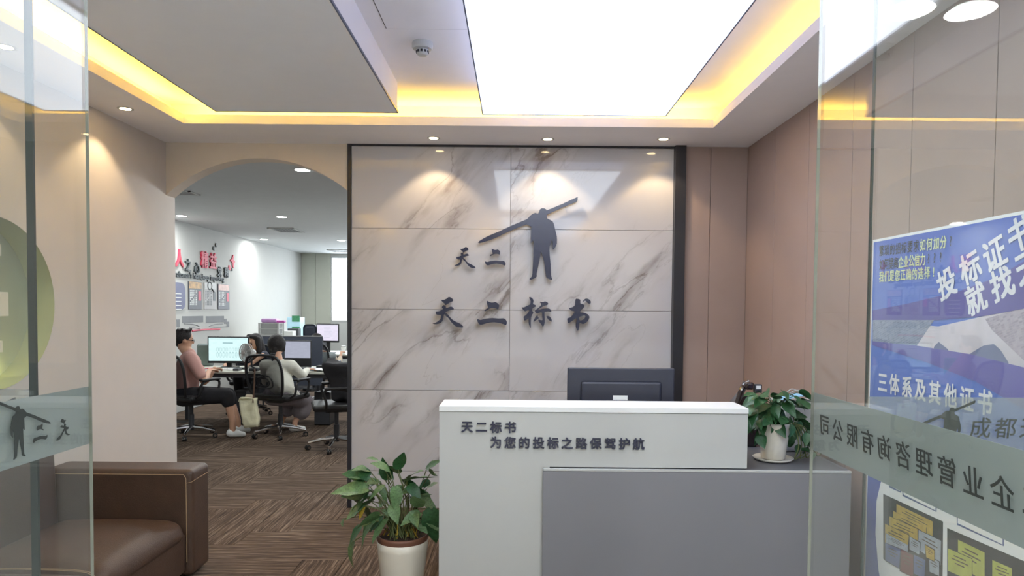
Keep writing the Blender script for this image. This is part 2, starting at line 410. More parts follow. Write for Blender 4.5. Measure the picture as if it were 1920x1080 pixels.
# floor slab with carpet planks in herringbone
fl = struct('floor', box(-5.2, 3.6, -3.2, 15.6, -0.12, -0.008), mat('carpet_joint', (40, 34, 30), 0.95))
plank_bm = box(-0.4985, 0.4985, -0.1235, 0.1235, -0.009, 0.0, 0.0015, 1)
plank_me = bpy.data.meshes.new('carpet_tile'); plank_bm.to_mesh(plank_me); plank_bm.free(); plank_me.materials.append(M['carpet'])
wd, Lg = 0.25, 1.0
np_ = 0
rest = B()
def vis_floor(x, y):
    if y < 0.3: return False
    px = CX + F_PX * x / y; py = 581 + F_PX * 1.49 / y
    return -250 < px < 900 and py < 1350 and y < 9.0
for a in range(-60, 100):
    for c in range(-14, 14):
        ox, oy = a * wd + c * Lg, a * wd - c * Lg + 4
        for (x, y, rot) in ((ox + Lg / 2, oy + wd / 2, 0), (ox + Lg + wd / 2, oy + wd - Lg / 2, PI / 2)):
            if not (-4.7 < x < 3.1 and -2.6 < y < 15.0): continue
            if vis_floor(x, y) and np_ < 290:
                o = bpy.data.objects.new('carpet_tile', plank_me); COL.objects.link(o); o.parent = fl
                o.location = (x, y, 0); o.rotation_euler = (0, 0, rot); np_ += 1
            else:
                hx, hy = (0.4985, 0.1235) if rot == 0 else (0.1235, 0.4985)
                abox(rest, x - hx, x + hx, y - hy, y + hy, -0.009, 0.0)
r_ = put('carpet_tiles', rest, M['carpet'], fl, kind='stuff')

M['bounce_floor'] = mat('pale_bounce_floor', (226, 224, 220), 0.25, var=.03)
put('unseen_bounce_floor', box(-3.5, 3.5, -1.4, YG - .05, 0.0005, 0.004), M['bounce_floor'], fl)  # unseen pale hall floor, added to bounce light up to the ceiling
# walls
lw = B()
# left wall with a round niche: build polygon with hole in (Y, Z), extruded in -X
NY, NZ, NR, ND = 3.40, 1.50, 0.435, 0.13
circ = [(NY + NR * math.cos(2 * PI * i / 64), NZ + NR * math.sin(2 * PI * i / 64)) for i in range(64)]
bm = flat([[(YG - .05, 0), (5.2, 0), (5.2, 2.9), (YG - .05, 2.9)], circ], 0.16)
bmesh.ops.transform(bm, matrix=frame((XL, 0, 0), (0, 1, 0), (0, 0, 1)), verts=bm.verts)
# frame w points +X; shift so that the slab lies behind XL
bmesh.ops.translate(bm, verts=bm.verts, vec=(-0.16, 0, 0))
wl = struct('wall_left', bm, M['wall'])
nb = B()
bm2 = flat([[(y, z) for y, z in circ]], 0.02)
bmesh.ops.transform(bm2, matrix=frame((XL - 0.18, 0, 0), (0, 1, 0), (0, 0, 1)), verts=bm2.verts)
bmesh.ops.translate(bm2, verts=bm2.verts, vec=(0.02, 0, 0))
put('niche_back', bm2, M['nichegreen'], wl, label='sage green back of the round niche')
bm2 = B()
ring_between(bm2, [[(xx, y, z) for y, z in [(NY + (NR - 0.002) * math.cos(2 * PI * i / 64), NZ + (NR - 0.002) * math.sin(2 * PI * i / 64)) for i in range(64)]] for xx in (XL - 0.158, XL + 0.001)], cap=False)
nr = put('niche_rim', bm2, M['nichegreen'], wl, label='green painted rim of the round niche', smooth=True)
light('niche_light', 'AREA', (XL - 0.1, NY + 0.1, NZ - NR + 0.05), 0.8, (1, 0.86, 0.35), (0, PI, 0), shape='RECTANGLE', size=0.08, size_y=0.5)
for (px, py, hw, hh) in ((-22, 570, 0.13, 0.062), (-22, 466, 0.10, 0.03), (-22, 652, 0.11, 0.03)):
    p = onX(px, py, XL)
    t = B(); abox(t, XL - 0.158, XL - 0.01, p.y - hw, p.y + hw + (0.02 if hh > .05 else 0), p.z - hh, p.z + hh, 0.004)
    put('niche_shelf', t, M['cream'], wl, label='cream block shelf in the round niche')

# arch wall (Y 5.07..5.20), from XL to the marble
XA = onY(652, 300, YB).x
zl, zr = onY(313, 366, YB).z, onY(651, 358, YB).z
ap = onY(480, 297, YB)
# circle through three points
def circle3(a, b, c):
    ax, ay = a; bx, by = b; cx_, cy_ = c
    d = 2 * (ax * (by - cy_) + bx * (cy_ - ay) + cx_ * (ay - by))
    ux = ((ax * ax + ay * ay) * (by - cy_) + (bx * bx + by * by) * (cy_ - ay) + (cx_ * cx_ + cy_ * cy_) * (ay - by)) / d
    uy = ((ax * ax + ay * ay) * (cx_ - bx) + (bx * bx + by * by) * (ax - cx_) + (cx_ * cx_ + cy_ * cy_) * (bx - ax)) / d
    return ux, uy, math.hypot(ax - ux, ay - uy)
ux, uy, rr = circle3((XL, zl), (ap.x, ap.z), (XA, zr))
a0 = math.atan2(zl - uy, XL - ux); a1 = math.atan2(zr - uy, XA - ux)
arc = [(ux + rr * math.cos(a0 + (a1 - a0) * i / 32), uy + rr * math.sin(a0 + (a1 - a0) * i / 32)) for i in range(33)]
bm = B()
prism(bm, [(x, YB, z) for x, z in arc] + [(XA, YB, 2.9), (XL, YB, 2.9)], Vector((0, 0.13, 0)))
struct('wall_arch', bm, M['arch'])
# wall behind the marble and the right corner
wb = struct('wall_back', box(XA, XR + 0.1, YB + 0.012, YB + 0.13, 0, 2.9), M['grout'])
XM0 = onY(659, 300, YB).x; XM1 = onY(1264, 300, YB).x; xj = onY(957, 430, YB).x
zj = [0.0] + sorted([onY(957, y, YB).z for y in (733 + 152, 733, 581.5, 430)]) + [onY(957, 276, YB).z]
k = 0
for i in range(5):
    for (xa, xb) in ((XM0, xj), (xj, XM1)):
        z0, z1 = zj[i], zj[i + 1]
        t = box(-(xb - xa) / 2 + .0012, (xb - xa) / 2 - .0012, -0.006, 0.006, -(z1 - z0) / 2 + .0012, (z1 - z0) / 2 - .0012, 0.001, 1)
        o = put('marble_tile', t, M['marble'], wb, world=False); o.location = ((xa + xb) / 2, YB + 0.006, (z0 + z1) / 2)
# black trims round the marble
struct('trim_1', box(XA, XM0, YB - 0.012, YB + 0.012, 0, ZC), M['blacktrim'])
struct('trim_2', box(XM1, onY(1284, 300, YB).x, YB - 0.05, YB + 0.012, 0, ZC), M['blacktrim'])
struct('trim_3', box(XM0, XM1, YB - 0.010, YB + 0.012, zj[5], ZC), M['blacktrim'])
# brown boards
xt = onY(1284, 300, YB).x; xg = onY(1331, 400, YB).x
for (xa, xb) in ((xt, xg), (xg, XR)):
    put('wall_board', box(xa + .0015, xb - .0015, YB - 0.004, YB + 0.012, 0.0, ZC, 0.001, 1), M['panel'], wb)
wr = struct('wall_right', box(XR + 0.012, XR + 0.14, YG - .05, YB + 0.13, 0, 2.9), M['groove'])
ys = [5.07, 4.53, 4.01, 3.49, 2.97, 2.45, 1.93, 1.5]
for ya, yb in zip(ys[1:], ys[:-1]):
    put('wall_board', box(XR, XR + 0.012, ya + .002, yb - .002, 0, ZC, 0.001, 1), M['panel'], wr)
# skirting on left wall
struct('baseboard_left', box(XL, XL + 0.012, 3.95, 5.2, 0, 0.0), M['white']) if False else None

# ceiling of the reception: soffit ring, lip, recess
RX0, RX1, RY0, RY1 = -2.20, 1.29, 1.78, 4.54
CG = 0.16       # cove gap behind the lip
ZR = 2.87
ce = struct('ceiling', box(RX0 - CG - .05, RX1 + CG + .05, RY0 - CG - .05, RY1 + CG + .05, ZR, ZR + 0.08), M['ceil'])
def soffit(x0, x1, y0, y1): put('soffit', box(x0, x1, y0, y1, ZC, ZC + 0.02), M['ceil'], ce)
soffit(XL, RX0 - .015, YG - .1, YB); soffit(RX1 + .015, XR + .012, YG - .1, YB); soffit(RX0 - .015, RX1 + .015, RY1 + .015, YB); soffit(RX0 - .015, RX1 + .015, YG - .1, RY0 - .015)
for (x0, x1, y0, y1) in ((RX0 - .015, RX0, RY0 + .0, RY1 - .0), (RX1, RX1 + .015, RY0, RY1), (RX0 - .015, RX1 + .015, RY1, RY1 + .015), (RX0 - .015, RX1 + .015, RY0 - .015, RY0)):
    put('cove_lip', box(x0, x1, y0, y1, ZC, ZC + 0.058), M['ceil'], ce)
for (x0, x1, y0, y1) in ((RX0 - CG - .02, RX0 - CG, RY0 - CG, RY1 + CG), (RX1 + CG, RX1 + CG + .02, RY0 - CG, RY1 + CG), (RX0 - CG, RX1 + CG, RY1 + CG, RY1 + CG + .02), (RX0 - CG, RX1 + CG, RY0 - CG - .02, RY0 - CG)):
    put('cove_side', box(x0, x1, y0, y1, ZC + .02, ZR), M['ceil'], ce)
YEL = (1.0, 0.60, 0.06)
def cove(name, loc, sx, sy, e, rot=(PI, 0, 0)):
    light(name, 'AREA', loc, e, YEL, rot, shape='RECTANGLE', size=sx, size_y=sy)
zc_ = ZC + 0.03
cove('cove_left', (RX0 - CG * .6, (RY0 + RY1) / 2, zc_), 0.04, RY1 - RY0, E_COVE * 2.7)
cove('cove_back', ((RX0 + RX1) / 2, RY1 + CG * .6, zc_), RX1 - RX0, 0.04, E_COVE * 3.5)
cove('cove_right', (RX1 + CG * .6, (RY0 + RY1) / 2, zc_), 0.04, RY1 - RY0, E_COVE * 0.9)
# hatch and smoke detector
h0, h1 = onZ(725, 53, ZR), onZ(848, 54, ZR)
ht = B()
hx0, hx1, hy1, hy0 = h0.x, h1.x, h0.y, h0.y - 0.45
put('access_hatch', box(hx0, hx1 + .1, hy0, hy1, ZR - 0.003, ZR + 0.0, .001, 1), M['ceil'], ce, label='flush square access hatch')
for (x0, x1, y0, y1) in ((hx0 - .004, hx0, hy0, hy1), (hx0, hx1 + .1, hy1, hy1 + .004)):
    put('hatch_joint', box(x0, x1, y0, y1, ZR - 0.0015, ZR), M['groove'], ce)
sd = onZ(792, 80, ZR)
smk = thing('smoke_detector', 'round white smoke detector on the ceiling between the two light boxes', 'smoke detector', (sd.x, sd.y, ZR))
t = B(); lathe(t, [(0.052, 0), (0.054, -0.006), (0.054, -0.026), (0.048, -0.034), (0.03, -0.036)]); put('base', t, M['white'], smk, world=False, smooth=False)
t = B(); lathe(t, [(0.026, -0.034), (0.032, -0.038), (0.03, -0.058), (0.022, -0.066), (0.0, -0.068)]); put('sensor_head', t, M['white'], smk, world=False)
for i in range(10):
    a = 2 * PI * i / 10; t = B(); abox(t, -0.005, 0.005, -0.002, 0.002, -0.054, -0.043, M4=Matrix.Rotation(a, 4, 'Z') @ Matrix.Translation((0, -0.0315, 0)))
    put('slot', t, M['black'], smk, world=False)
t = B(); lathe(t, [(0.002, -0.035), (0.0025, -0.0375), (0.001, -0.038)], c=(0.035, -0.025, 0), n=8); put('indicator', t, M['redsign'], smk, world=False)

# light boxes
def lightbox(x0, x1, y0, y1, on, label):
    t_ = thing('ceiling_light', label, 'ceiling light', ((x0 + x1) / 2, (y0 + y1) / 2, ZR), group=None)
    zb = 2.69
    fr = B()
    for (a, b, c, d) in ((x0, x0 + .012, y0, y1), (x1 - .012, x1, y0, y1), (x0 + .012, x1 - .012, y0, y0 + .012), (x0 + .012, x1 - .012, y1 - .012, y1)):
        abox(fr, a, b, c, d, zb - 0.001, ZR)
    put('housing', fr, M['lamp_side'] if on else M['ceil'], t_)
    put('diffuser', box(x0 + .012, x1 - .012, y0 + .012, y1 - .012, zb - .0005, zb + 0.004), M['lamp_on'] if on else M['lamp_off'], t_)
    tr = B()
    e = 0.006
    for (a, b, c, d) in ((x0 - e, x0, y0 - e, y1 + e), (x1, x1 + e, y0 - e, y1 + e), (x0, x1, y0 - e, y0), (x0, x1, y1, y1 + e)):
        abox(tr, a, b, c, d, zb - 0.003, zb + .01)
    put('edge_trim', tr, mat('light_box_edge', (92, 100, 124), .4), t_)
a_, b_ = onZ(402, 206, 2.69), onZ(745, 211, 2.69)
lightbox(a_.x, b_.x, 1.87, b_.y, False, 'unlit rectangular light box hung in the ceiling recess at left')
a2, b2 = onZ(906, 214, 2.69), onZ(1252, 211, 2.69)
lightbox(a2.x, b2.x, 1.87, a2.y, True, 'glowing white rectangular light box hung over the reception desk')

# downlights of the reception
def downlight(px, py, z, label, warm=True, r=0.042, p=None, en=None, glow='spot_glow', group=None, spot=True, cone=100):
    p = p or onZ(px, py, z)
    d = thing('downlight', label, 'downlight', (p.x, p.y, z), group=group)
    t = B(); lathe(t, [(r * 0.78, 0.0), (r * .78, -0.002), (r, -0.003), (r * 1.12, -0.001), (r * 1.12, 0)], cap=False); put('trim_ring', t, M['white'], d, world=False)
    t = B(); lathe(t, [(0, -0.0012), (r * .76, -0.0012)], n=20, cap=False); bmesh.ops.contextual_create(t, geom=[]) if False else None
    put('lamp_glass', t, M[glow], d, world=False)
    if spot:
        col = (1.0, 0.74, 0.42) if warm else (0.97, 1.0, 0.98)
        if not warm: light('lamp_beam', 'AREA', (p.x, p.y, z - 0.02), en, col, (0, 0, 0), shape='DISK', size=r * 2)
        else: light('spot', 'SPOT', (p.x, p.y, z - 0.012), en or E_DOWN, col, (0, 0, 0), spot_size=math.radians(cone), spot_blend=0.35, shadow_soft_size=0.02)
    return d
downlight(813, 259, ZC, 'left of the three warm downlights over the marble wall')
downlight(1027, 261, ZC, 'middle of the three warm downlights over the marble wall')
downlight(1244, 261, ZC, 'right of the three warm downlights over the marble wall')
downlight(235, 204, ZC, 'warm downlight in the left soffit, nearer the arch')
downlight(10, 88, ZC, 'warm downlight in the left soffit seen through the door glass')

# ------------------------------------------------------------------ office shell
struct('wall_office_left', box(OXL - .1, OXL, 5.2, OYB, 0, 2.9), M['office_wall'])
struct('wall_office_front', box(OXL - .1, XL - 0.16, YB, YB + .13, 0, 2.9), M['office_wall'])
struct('wall_office_right', box(OXR, OXR + .1, 5.0, OYB, 0, 2.9), M['office_wall'])
struct('wall_office_front_right', box(XR + .14, OXR, YB, YB + .13, 0, 2.9), M['office_wall'])
struct('ceiling_office', box(OXL - .1, OXR + .1, 5.2, OYB + .2, 2.7, 2.78), M['office_ceil'])
wx0 = onY(620, 500, OYB).x; wz0 = onY(622, 605, OYB).z; wz1 = 2.66
ob = B()
wins = [(wx0, wx0 + 2.7), (wx0 + 3.3, wx0 + 6.0)]  # second window is unseen, added to let more light into the office
xs_ = OXL - .1
for (a, b) in wins:
    abox(ob, xs_, a, OYB, OYB + .2, 0, 2.9); abox(ob, a, b, OYB, OYB + .2, 0, wz0); abox(ob, a, b, OYB, OYB + .2, wz1, 2.9); xs_ = b
abox(ob, xs_, OXR + .1, OYB, OYB + .2, 0, 2.9)
wob = struct('wall_office_back', ob, M['office_wall'])
gx = onY(592, 520, OYB).x
for (a, b) in ((OXL, gx), (gx, wx0)):
    put('wall_board', box(a + .004, b - .004, OYB - .02, OYB, 0, 2.7), M['greenpanel'], wob)
for wi, (a, b) in enumerate(wins):
    wn = bpy.data.objects.new('window_%d' % (wi + 1), None); COL.objects.link(wn); wn.location = (a, OYB, wz0); wn['kind'] = 'structure'
    fr = B(); th = 0.055
    abox(fr, a, b, OYB + .0, OYB + .08, wz0, wz0 + th); abox(fr, a, b, OYB, OYB + .08, wz1 - th, wz1)
    put('window_frame', fr, M['white'], wn)
    n = 7; stp = (b - a) / n
    for i in range(n + 1):
        x = a + stp * i; put('mullion', box(max(a, x - .025), min(b, x + .025), OYB, OYB + .08, wz0 + th, wz1 - th), M['white'], wn)
    for i in range(n):
        put('pane', box(a + stp * i + .026, a + stp * (i + 1) - .026, OYB + .03, OYB + .036, wz0 + th, wz1 - th), M['windowglass'], wn)
    l = light('window_portal', 'AREA', ((a + b) / 2, OYB + .1, (wz0 + wz1) / 2), 60, (0.9, 0.96, 1), (-PI / 2, 0, 0), shape='RECTANGLE', size=b - a, size_y=wz1 - wz0)
    l.data.cycles.is_portal = True
# office downlights
ol = [(340, 405), (528, 407), (567, 319), (495, 449), (640, 451)]
lb = ['office downlight nearest the arch left jamb', 'office downlight in the middle of the ceiling before the vent', 'office downlight at the right under the arch crown',
      'office downlight beyond the ceiling vent', 'office downlight at far right by the marble edge']
for (px, py), l_ in zip(ol, lb):
    downlight(px, py, 2.7, l_, warm=False, r=0.085, glow='office_glow', en=E_OFFICE * (.45 if px == 495 else 1), cone=150)
for i, (x, y) in enumerate([(-1.0, 7.0), (-1.0, 9.5), (-1.0, 12), (1.2, 7), (1.2, 9.5), (1.2, 12), (-3.2, 13.5)]):  # unseen downlights added to brighten the office
    downlight(0, 0, 2.7, 'added unseen office downlight behind the marble wall, %s column, %s row' % ('left' if x < 0 else 'right', {7: 'near', 9.5: 'middle', 12: 'far', 13.5: 'window'}[y]), warm=False, r=0.085, glow='office_glow', en=E_OFFICE, cone=150, p=Vector((x, y, 2.7)), group='added unseen office downlights behind the marble wall')
def vent(px, py, sx, sy, label):
    p = onZ(px, py, 2.7); v = thing('ceiling_vent', label, 'vent', (p.x, p.y, 2.7))
    fr = B()
    for (a, b, c, d) in ((-sx, sx, -sy, -sy + .025), (-sx, sx, sy - .025, sy), (-sx, -sx + .025, -sy, sy), (sx - .025, sx, -sy, sy)): abox(fr, a, b, c, d, -0.012, 0)
    put('frame', fr, M['white'], v, world=False)
    put('backing', box(-sx + .02, sx - .02, -sy + .02, sy - .02, -0.002, 0), M['darkgrey'], v, world=False)
    for i in range(7):
        x = -sx + .05 + (2 * sx - .1) * i / 6; put('slat', box(x - .008, x + .008, -sy + .02, sy - .02, -0.01, -0.004), M['vent'], v, world=False)
    return v
vent(537, 431, 0.2, 0.28, 'square air vent in the office ceiling between the downlights')
vent(345, 361, 0.12, 0.12, 'small air vent in the office ceiling by the arch left foot')
vent(641, 470, 0.25, 0.25, 'far air vent in the office ceiling by the marble edge')

# ------------------------------------------------------------------ corridor behind the camera
struct('wall_hall_back', box(-3.6, 3.6, -1.5, -1.4, 0, 3.0), M['office_wall'])
struct('wall_hall_left', box(-3.6, -3.5, -1.4, 1.6, 0, 3.0), M['office_wall']); struct('wall_hall_right', box(3.5, 3.6, -1.4, 1.6, 0, 3.0), M['office_wall'])
struct('wall_hall_front_left', box(-3.5, XL - .16, YG - .05, YG + .05, 0, 3.0), M['office_wall']); struct('wall_hall_front_right', box(XR + .14, 3.5, YG - .05, YG + .05, 0, 3.0), M['office_wall'])
struct('wall_hall_right', box(XR, XR + 1.5, -3.0, -2.98, 0, 3.0), M['office_wall']) if False else None
struct('ceiling_hall', box(-3.6, 3.6, -1.4, YG - .1, 2.9, 2.98), M['ceil'])
struct('wall_above_doors', box(XL - .1, XR + .1, YG - .13, YG - 0.08, 2.7, 2.9), M['wall'])
for (x, y, l_) in ((-1.8, -0.13, 'far left'), (-0.3, -0.13, 'centre left'), (0.9, -0.13, 'centre right'), (1.80, -0.13, 'right, reflected as the left oval in the glass'), (2.08, -0.13, 'far right, reflected as the right oval in the glass')):
    downlight(0, 0, 2.9, 'wide white corridor downlight, ' + l_, warm=False, r=0.10, glow='hall_glow', en=E_HALL, p=Vector((x, y, 2.9)), group='corridor downlights')

# ------------------------------------------------------------------ glass front
YE = 1.60; XGR = 0.700; XGL = -1.000; ZT = 2.36
bz1 = 1.49 - 0.1885; bz0 = 1.49 - 0.3237
xfr = onY(1632, 500, YG).x; xfl = onY(53, 500, YG).x
def sheet(name, label, cat, x0, x1, y0, y1, edge, band):
    g = thing(name, label, cat, ((x0 + x1) / 2, (y0 + y1) / 2, 0))
    put('glass_pane', box(x0, x1, y0, y1, 0.015, ZT), M['glass'], g)
    for e_, mt in edge: put('glass_edge', e_, mt, g)
    put('frosted_band', band, M['frost' if 'leaf' in name else 'frost_thin'], g, label='frosted film band across the glass')
    return g
T = 0.0035
er = box(XGR - T, XGR + T, YE, YE + .0015, 0.015, ZT)
gr = sheet('glass_door_leaf', 'opened right glass door leaf with mirrored lettering on its frosted band', 'glass door', XGR - T, XGR + T, YE - .95, YE, [(er, M['brightedge'])], box(XGR + T, XGR + T + .0008, YE - .95, YE, bz0, bz1))
el = box(XGL - T, XGL + T, YE, YE + .0015, 0.015, ZT)
gl_ = sheet('glass_door_leaf', 'opened left glass door leaf with mirrored emblem on its frosted band', 'glass door', XGL - T, XGL + T, YE - .95, YE, [(el, M['brightedge'])], box(XGL - T - .0008, XGL - T, YE - .95, YE, bz0, bz1))
ef = box(xfr - .004, xfr, YG - T, YG + T, 0.0, ZT)
gfr = sheet('glass_partition', 'fixed glass partition at right in front of the blue poster', 'glass partition', xfr, XR, YG - T, YG + T, [(ef, M['glassedge'])], box(xfr, XR, YG + T, YG + T + .0008, bz0, bz1))
ef = box(xfl, xfl + .016, YG - T, YG + T, 0.0, ZT)
gfl = sheet('glass_partition', 'fixed glass partition at left in front of the leather sofa', 'glass partition', XL, xfl, YG - T, YG + T, [(ef, M['glassedge'])], box(XL, xfl, YG + T, YG + T + .0008, bz0, bz1))
put('door_header', box(XL, XR, YG - .04, YG + .04, ZT + .01, 2.70), M['chrome'])['kind'] = 'structure'
bpy.data.objects['door_header'].name = 'trim_4'

# ------------------------------------------------------------------ emblem and brush characters (outlines)
TIAN = [[[(350,150),(400,148),(460,125),(510,88),(560,98),(600,135),(608,160),(590,185),(540,205),(480,245),(430,270),(425,240),(385,205),(355,175)]],
 [[(222,420),(240,405),(300,400),(380,360),(470,330),(550,300),(590,310),(622,345),(610,362),(560,375),(480,400),(440,425),(400,480),(330,488),(250,480),(225,455)]],
 [[(400,265),(440,290),(445,340),(430,420),(400,480),(385,560),(370,620),(320,665),(250,690),(190,690),(152,668),(220,655),(290,610),(330,560),(345,480),(360,400),(380,340),(358,320),(375,285)]],
 [[(400,430),(450,440),(500,490),(560,560),(620,610),(700,650),(780,690),(820,725),(832,750),(810,765),(740,760),(670,740),(600,680),(550,620),(500,550),(440,500)]]]
ER = [[[(1360,180),(1375,175),(1440,205),(1500,208),(1550,198),(1600,225),(1632,265),(1628,310),(1610,355),(1540,335),(1460,335),(1400,355),(1340,395),(1312,400),(1310,380),(1350,350),(1390,330),(1385,300),(1365,240)]],
 [[(1145,590),(1165,580),(1215,597),(1300,575),(1400,560),(1500,553),(1620,565),(1730,562),(1780,590),(1805,640),(1800,690),(1775,710),(1700,680),(1600,658),(1500,650),(1400,660),(1320,680),(1250,700),(1200,695),(1160,650)]]]
BIAO = [[[(385,90),(420,92),(465,130),(480,180),(470,240),(525,265),(525,300),(470,330),(445,380),(475,430),(440,500),(425,560),(420,650),(418,760),(405,770),(375,680),(370,600),(372,570),(280,610),(262,560),(265,520),(320,480),(370,420),(385,370),(300,405),(260,380),(220,320),(270,315),(340,280),(400,250),(415,200),(410,150),(390,120)]],
 [[(625,195),(690,200),(740,185),(800,215),(800,250),(770,270),(720,280),(650,320),(590,365),(700,345),(800,338),(850,355),(875,390),(865,415),(800,405),(730,420),(725,500),(730,600),(725,680),(690,745),(650,690),(600,630),(595,590),(640,600),(680,595),(672,520),(665,430),(600,440),(550,450),(515,410),(520,380),(600,320),(650,260),(640,225)]],
 [[(485,640),(488,600),(520,540),(570,495),(580,540),(610,545),(570,580),(520,610)]],
 [[(770,508),(830,515),(870,560),(887,600),(880,635),(830,605),(790,560)]]]
SHU = [[[(1420,135),(1450,125),(1520,145),(1525,225),(1590,250),(1615,285),(1590,330),(1540,380),(1520,425),(1600,435),(1680,465),(1720,510),(1725,550),(1690,620),(1630,670),(1570,685),(1505,660),(1500,740),(1470,840),(1430,770),(1425,700),(1440,600),(1425,560),(1340,620),(1255,665),(1235,600),(1240,560),(1300,540),(1350,490),(1395,410),(1340,395),(1270,335),(1340,315),(1400,270),(1410,200)],
  [(1502,530),(1560,515),(1620,495),(1638,530),(1600,580),(1550,605),(1505,600)]],
 [[(1575,205),(1590,170),(1630,130),(1670,122),(1720,140),(1755,180),(1750,230),(1725,235),(1690,220),(1660,180),(1620,170)]]]
PEN = [[(342,565),(345,545),(440,490),(560,440),(700,375),(850,312),(1080,210),(1250,140),(1400,70),(1413,80),(1410,105),(1390,122),(1250,180),(1080,258),(900,350),(860,362),(700,425),(560,492),(470,530),(400,552)]]
MAN = [[(985,245),(1005,200),(1035,188),(1070,200),(1080,230),(1078,270),(1085,300),(1140,330),(1160,380),(1175,450),(1187,495),(1188,570),(1170,610),(1155,632),(1143,630),(1145,590),(1140,550),(1130,540),(1120,580),(1108,600),(1110,700),(1120,800),(1125,920),(1135,950),(1130,965),(1090,950),(1070,925),(1060,850),(1050,770),(1020,670),(1015,665),(1005,720),(985,820),(968,900),(968,930),(930,955),(895,962),(893,950),(918,925),(925,850),(932,700),(935,550),(915,550),(903,570),(905,500),(910,400),(905,385),(870,370),(845,345),(870,300),(910,260),(950,240)]]
def shape(strokes, depth, conv, mtx, smooth=3):
    """strokes: list of loop lists; conv maps traced units to local (u, v) metres"""
    bm = B()
    for i, loops in enumerate(strokes):
        lp = [[conv(a, b) for a, b in l] for l in loops]
        s = flat(lp, depth + i * 0.0002, smooth); merge(bm, s)
    bmesh.ops.transform(bm, matrix=mtx, verts=bm.verts); return bm
def wallconv(ox, oy, sc):
    def f(a, b):
        p = onY(ox + a / sc, oy + b / sc, YB); return (p.x, p.z)
    return f
WF = Matrix(((1, 0, 0, 0), (0, 0, -1, YB - 0.030), (0, 1, 0, 0), (0, 0, 0, 1)))   # u->x, v->z, w-> -y
emb = thing('wall_emblem', 'raised dark emblem of a man carrying a giant pen on the marble wall', 'emblem', (0.2, YB, 1.9))
put('man_silhouette', shape([MAN], 0.022, wallconv(840, 360, 5.838), WF, 2), M['sign'], emb)
put('pen_silhouette', shape([PEN], 0.018, wallconv(840, 360, 5.838), WF, 2), M['sign'], emb)
# standoff pins keep the plates off the wall
def pins(parent, pts):
    for (px, py) in pts:
        p = onY(px, py, YB); t = B(); lathe(t, [(0.004, 0), (0.004, 0.031)], n=8, M4=frame((p.x, YB, p.z), (1, 0, 0), (0, 0, 1))); put('standoff_pin', t, M['chrome'], parent)
pins(emb, [(1010, 430), (1020, 480), (930, 437), (1060, 388)])
row = thing('wall_lettering', 'large raised dark characters 天二标书 across the middle of the marble wall', 'lettering', (0, YB, 1.4))
for st_, ox in ((TIAN, 800), (ER, 800), (BIAO, 960), (SHU, 960)):
    o = put('character', shape(st_, 0.022, wallconv(ox, 550, 12.0), WF), M['sign'], row)
pins(row, [(835, 590), (925, 604), (994, 590), (1082, 590), (929, 573)])
row2 = thing('wall_lettering', 'two small raised dark characters 天二 beside the pen tip on the marble wall', 'lettering', (-0.3, YB, 1.85))
def conv2(cx0, cy0, cx1, cy1, sc):      # centre in traced units -> centre pixel, scale
    def f(a, b):
        p = onY(cx1 + (a - cx0) / sc, cy1 + (b - cy0) / sc, YB); return (p.x, p.z)
    return f
put('character', shape(TIAN, 0.02, conv2(492, 428, 872.5, 484, 17.3), WF), M['sign'], row2)
put('character', shape(ER, 0.02, conv2(1475, 440, 929, 483, 17.3), WF), M['sign'], row2)
pins(row2, [(871, 482), (929, 495), (930, 471)])

# emblem decals on the glass
def decal_logo(parent, mtx, s, name='emblem_decal'):
    # local metres: centre of man body at (1020, 560) traced
    f = lambda a, b: ((a - 1020) * s, (560 - b) * s)
    bm = shape([MAN, PEN], 0.0006, f, mtx, 2); put(name, bm, M['darkgrey_decal'], parent, label='dark emblem decal of a man with a pen')
M['darkgrey_decal'] = mat('dark_glass_lettering', (44, 50, 48), 0.5)
mid = (bz0 + bz1) / 2
# left leaf: mirrored (u -> -Y), faces +X towards the opening
pL = onX(35, 808, XGL + T)
decal_logo(gl_, Matrix(((0, 0, 1, XGL + T + .0002), (-1, 0, 0, pL.y), (0, 1, 0, pL.z), (0, 0, 0, 1))), 0.000136)
for st_, c0, (px, py) in ((ER, (1475, 440), (75, 811)), (TIAN, (492, 428), (118, 804))):
    p = onX(px, py, XGL + T); s = 0.0000655
    f = lambda a, b, c0=c0, s=s: ((a - c0[0]) * s, (c0[1] - b) * s)
    put('character_decal', shape(st_, 0.0006, f, Matrix(((0, 0, 1, XGL + T + .0002), (-1, 0, 0, p.y), (0, 1, 0, p.z), (0, 0, 0, 1)))), M['darkgrey_decal'], gl_)
# right leaf: text mirrored, u -> +Y, on face towards the opening (-X)
txt = '成都天二企业管理咨询有限公司'
ycs = 1.527
for i, ch in enumerate(txt[::-1]):
    yc = ycs - 0.0622 * i
    if yc < YE - .94: break
    m4 = Matrix(((0, 0, -1, XGR - T - .0002), (1, 0, 0, yc), (0, 1, 0, mid + 0.002), (0, 0, 0, 1)))
    put('character_decal', glyph_bm(ch, m4, 0.050, 0.050, 0.0006, 0.007, shear=0.12), M['darkgrey_decal'], gr)
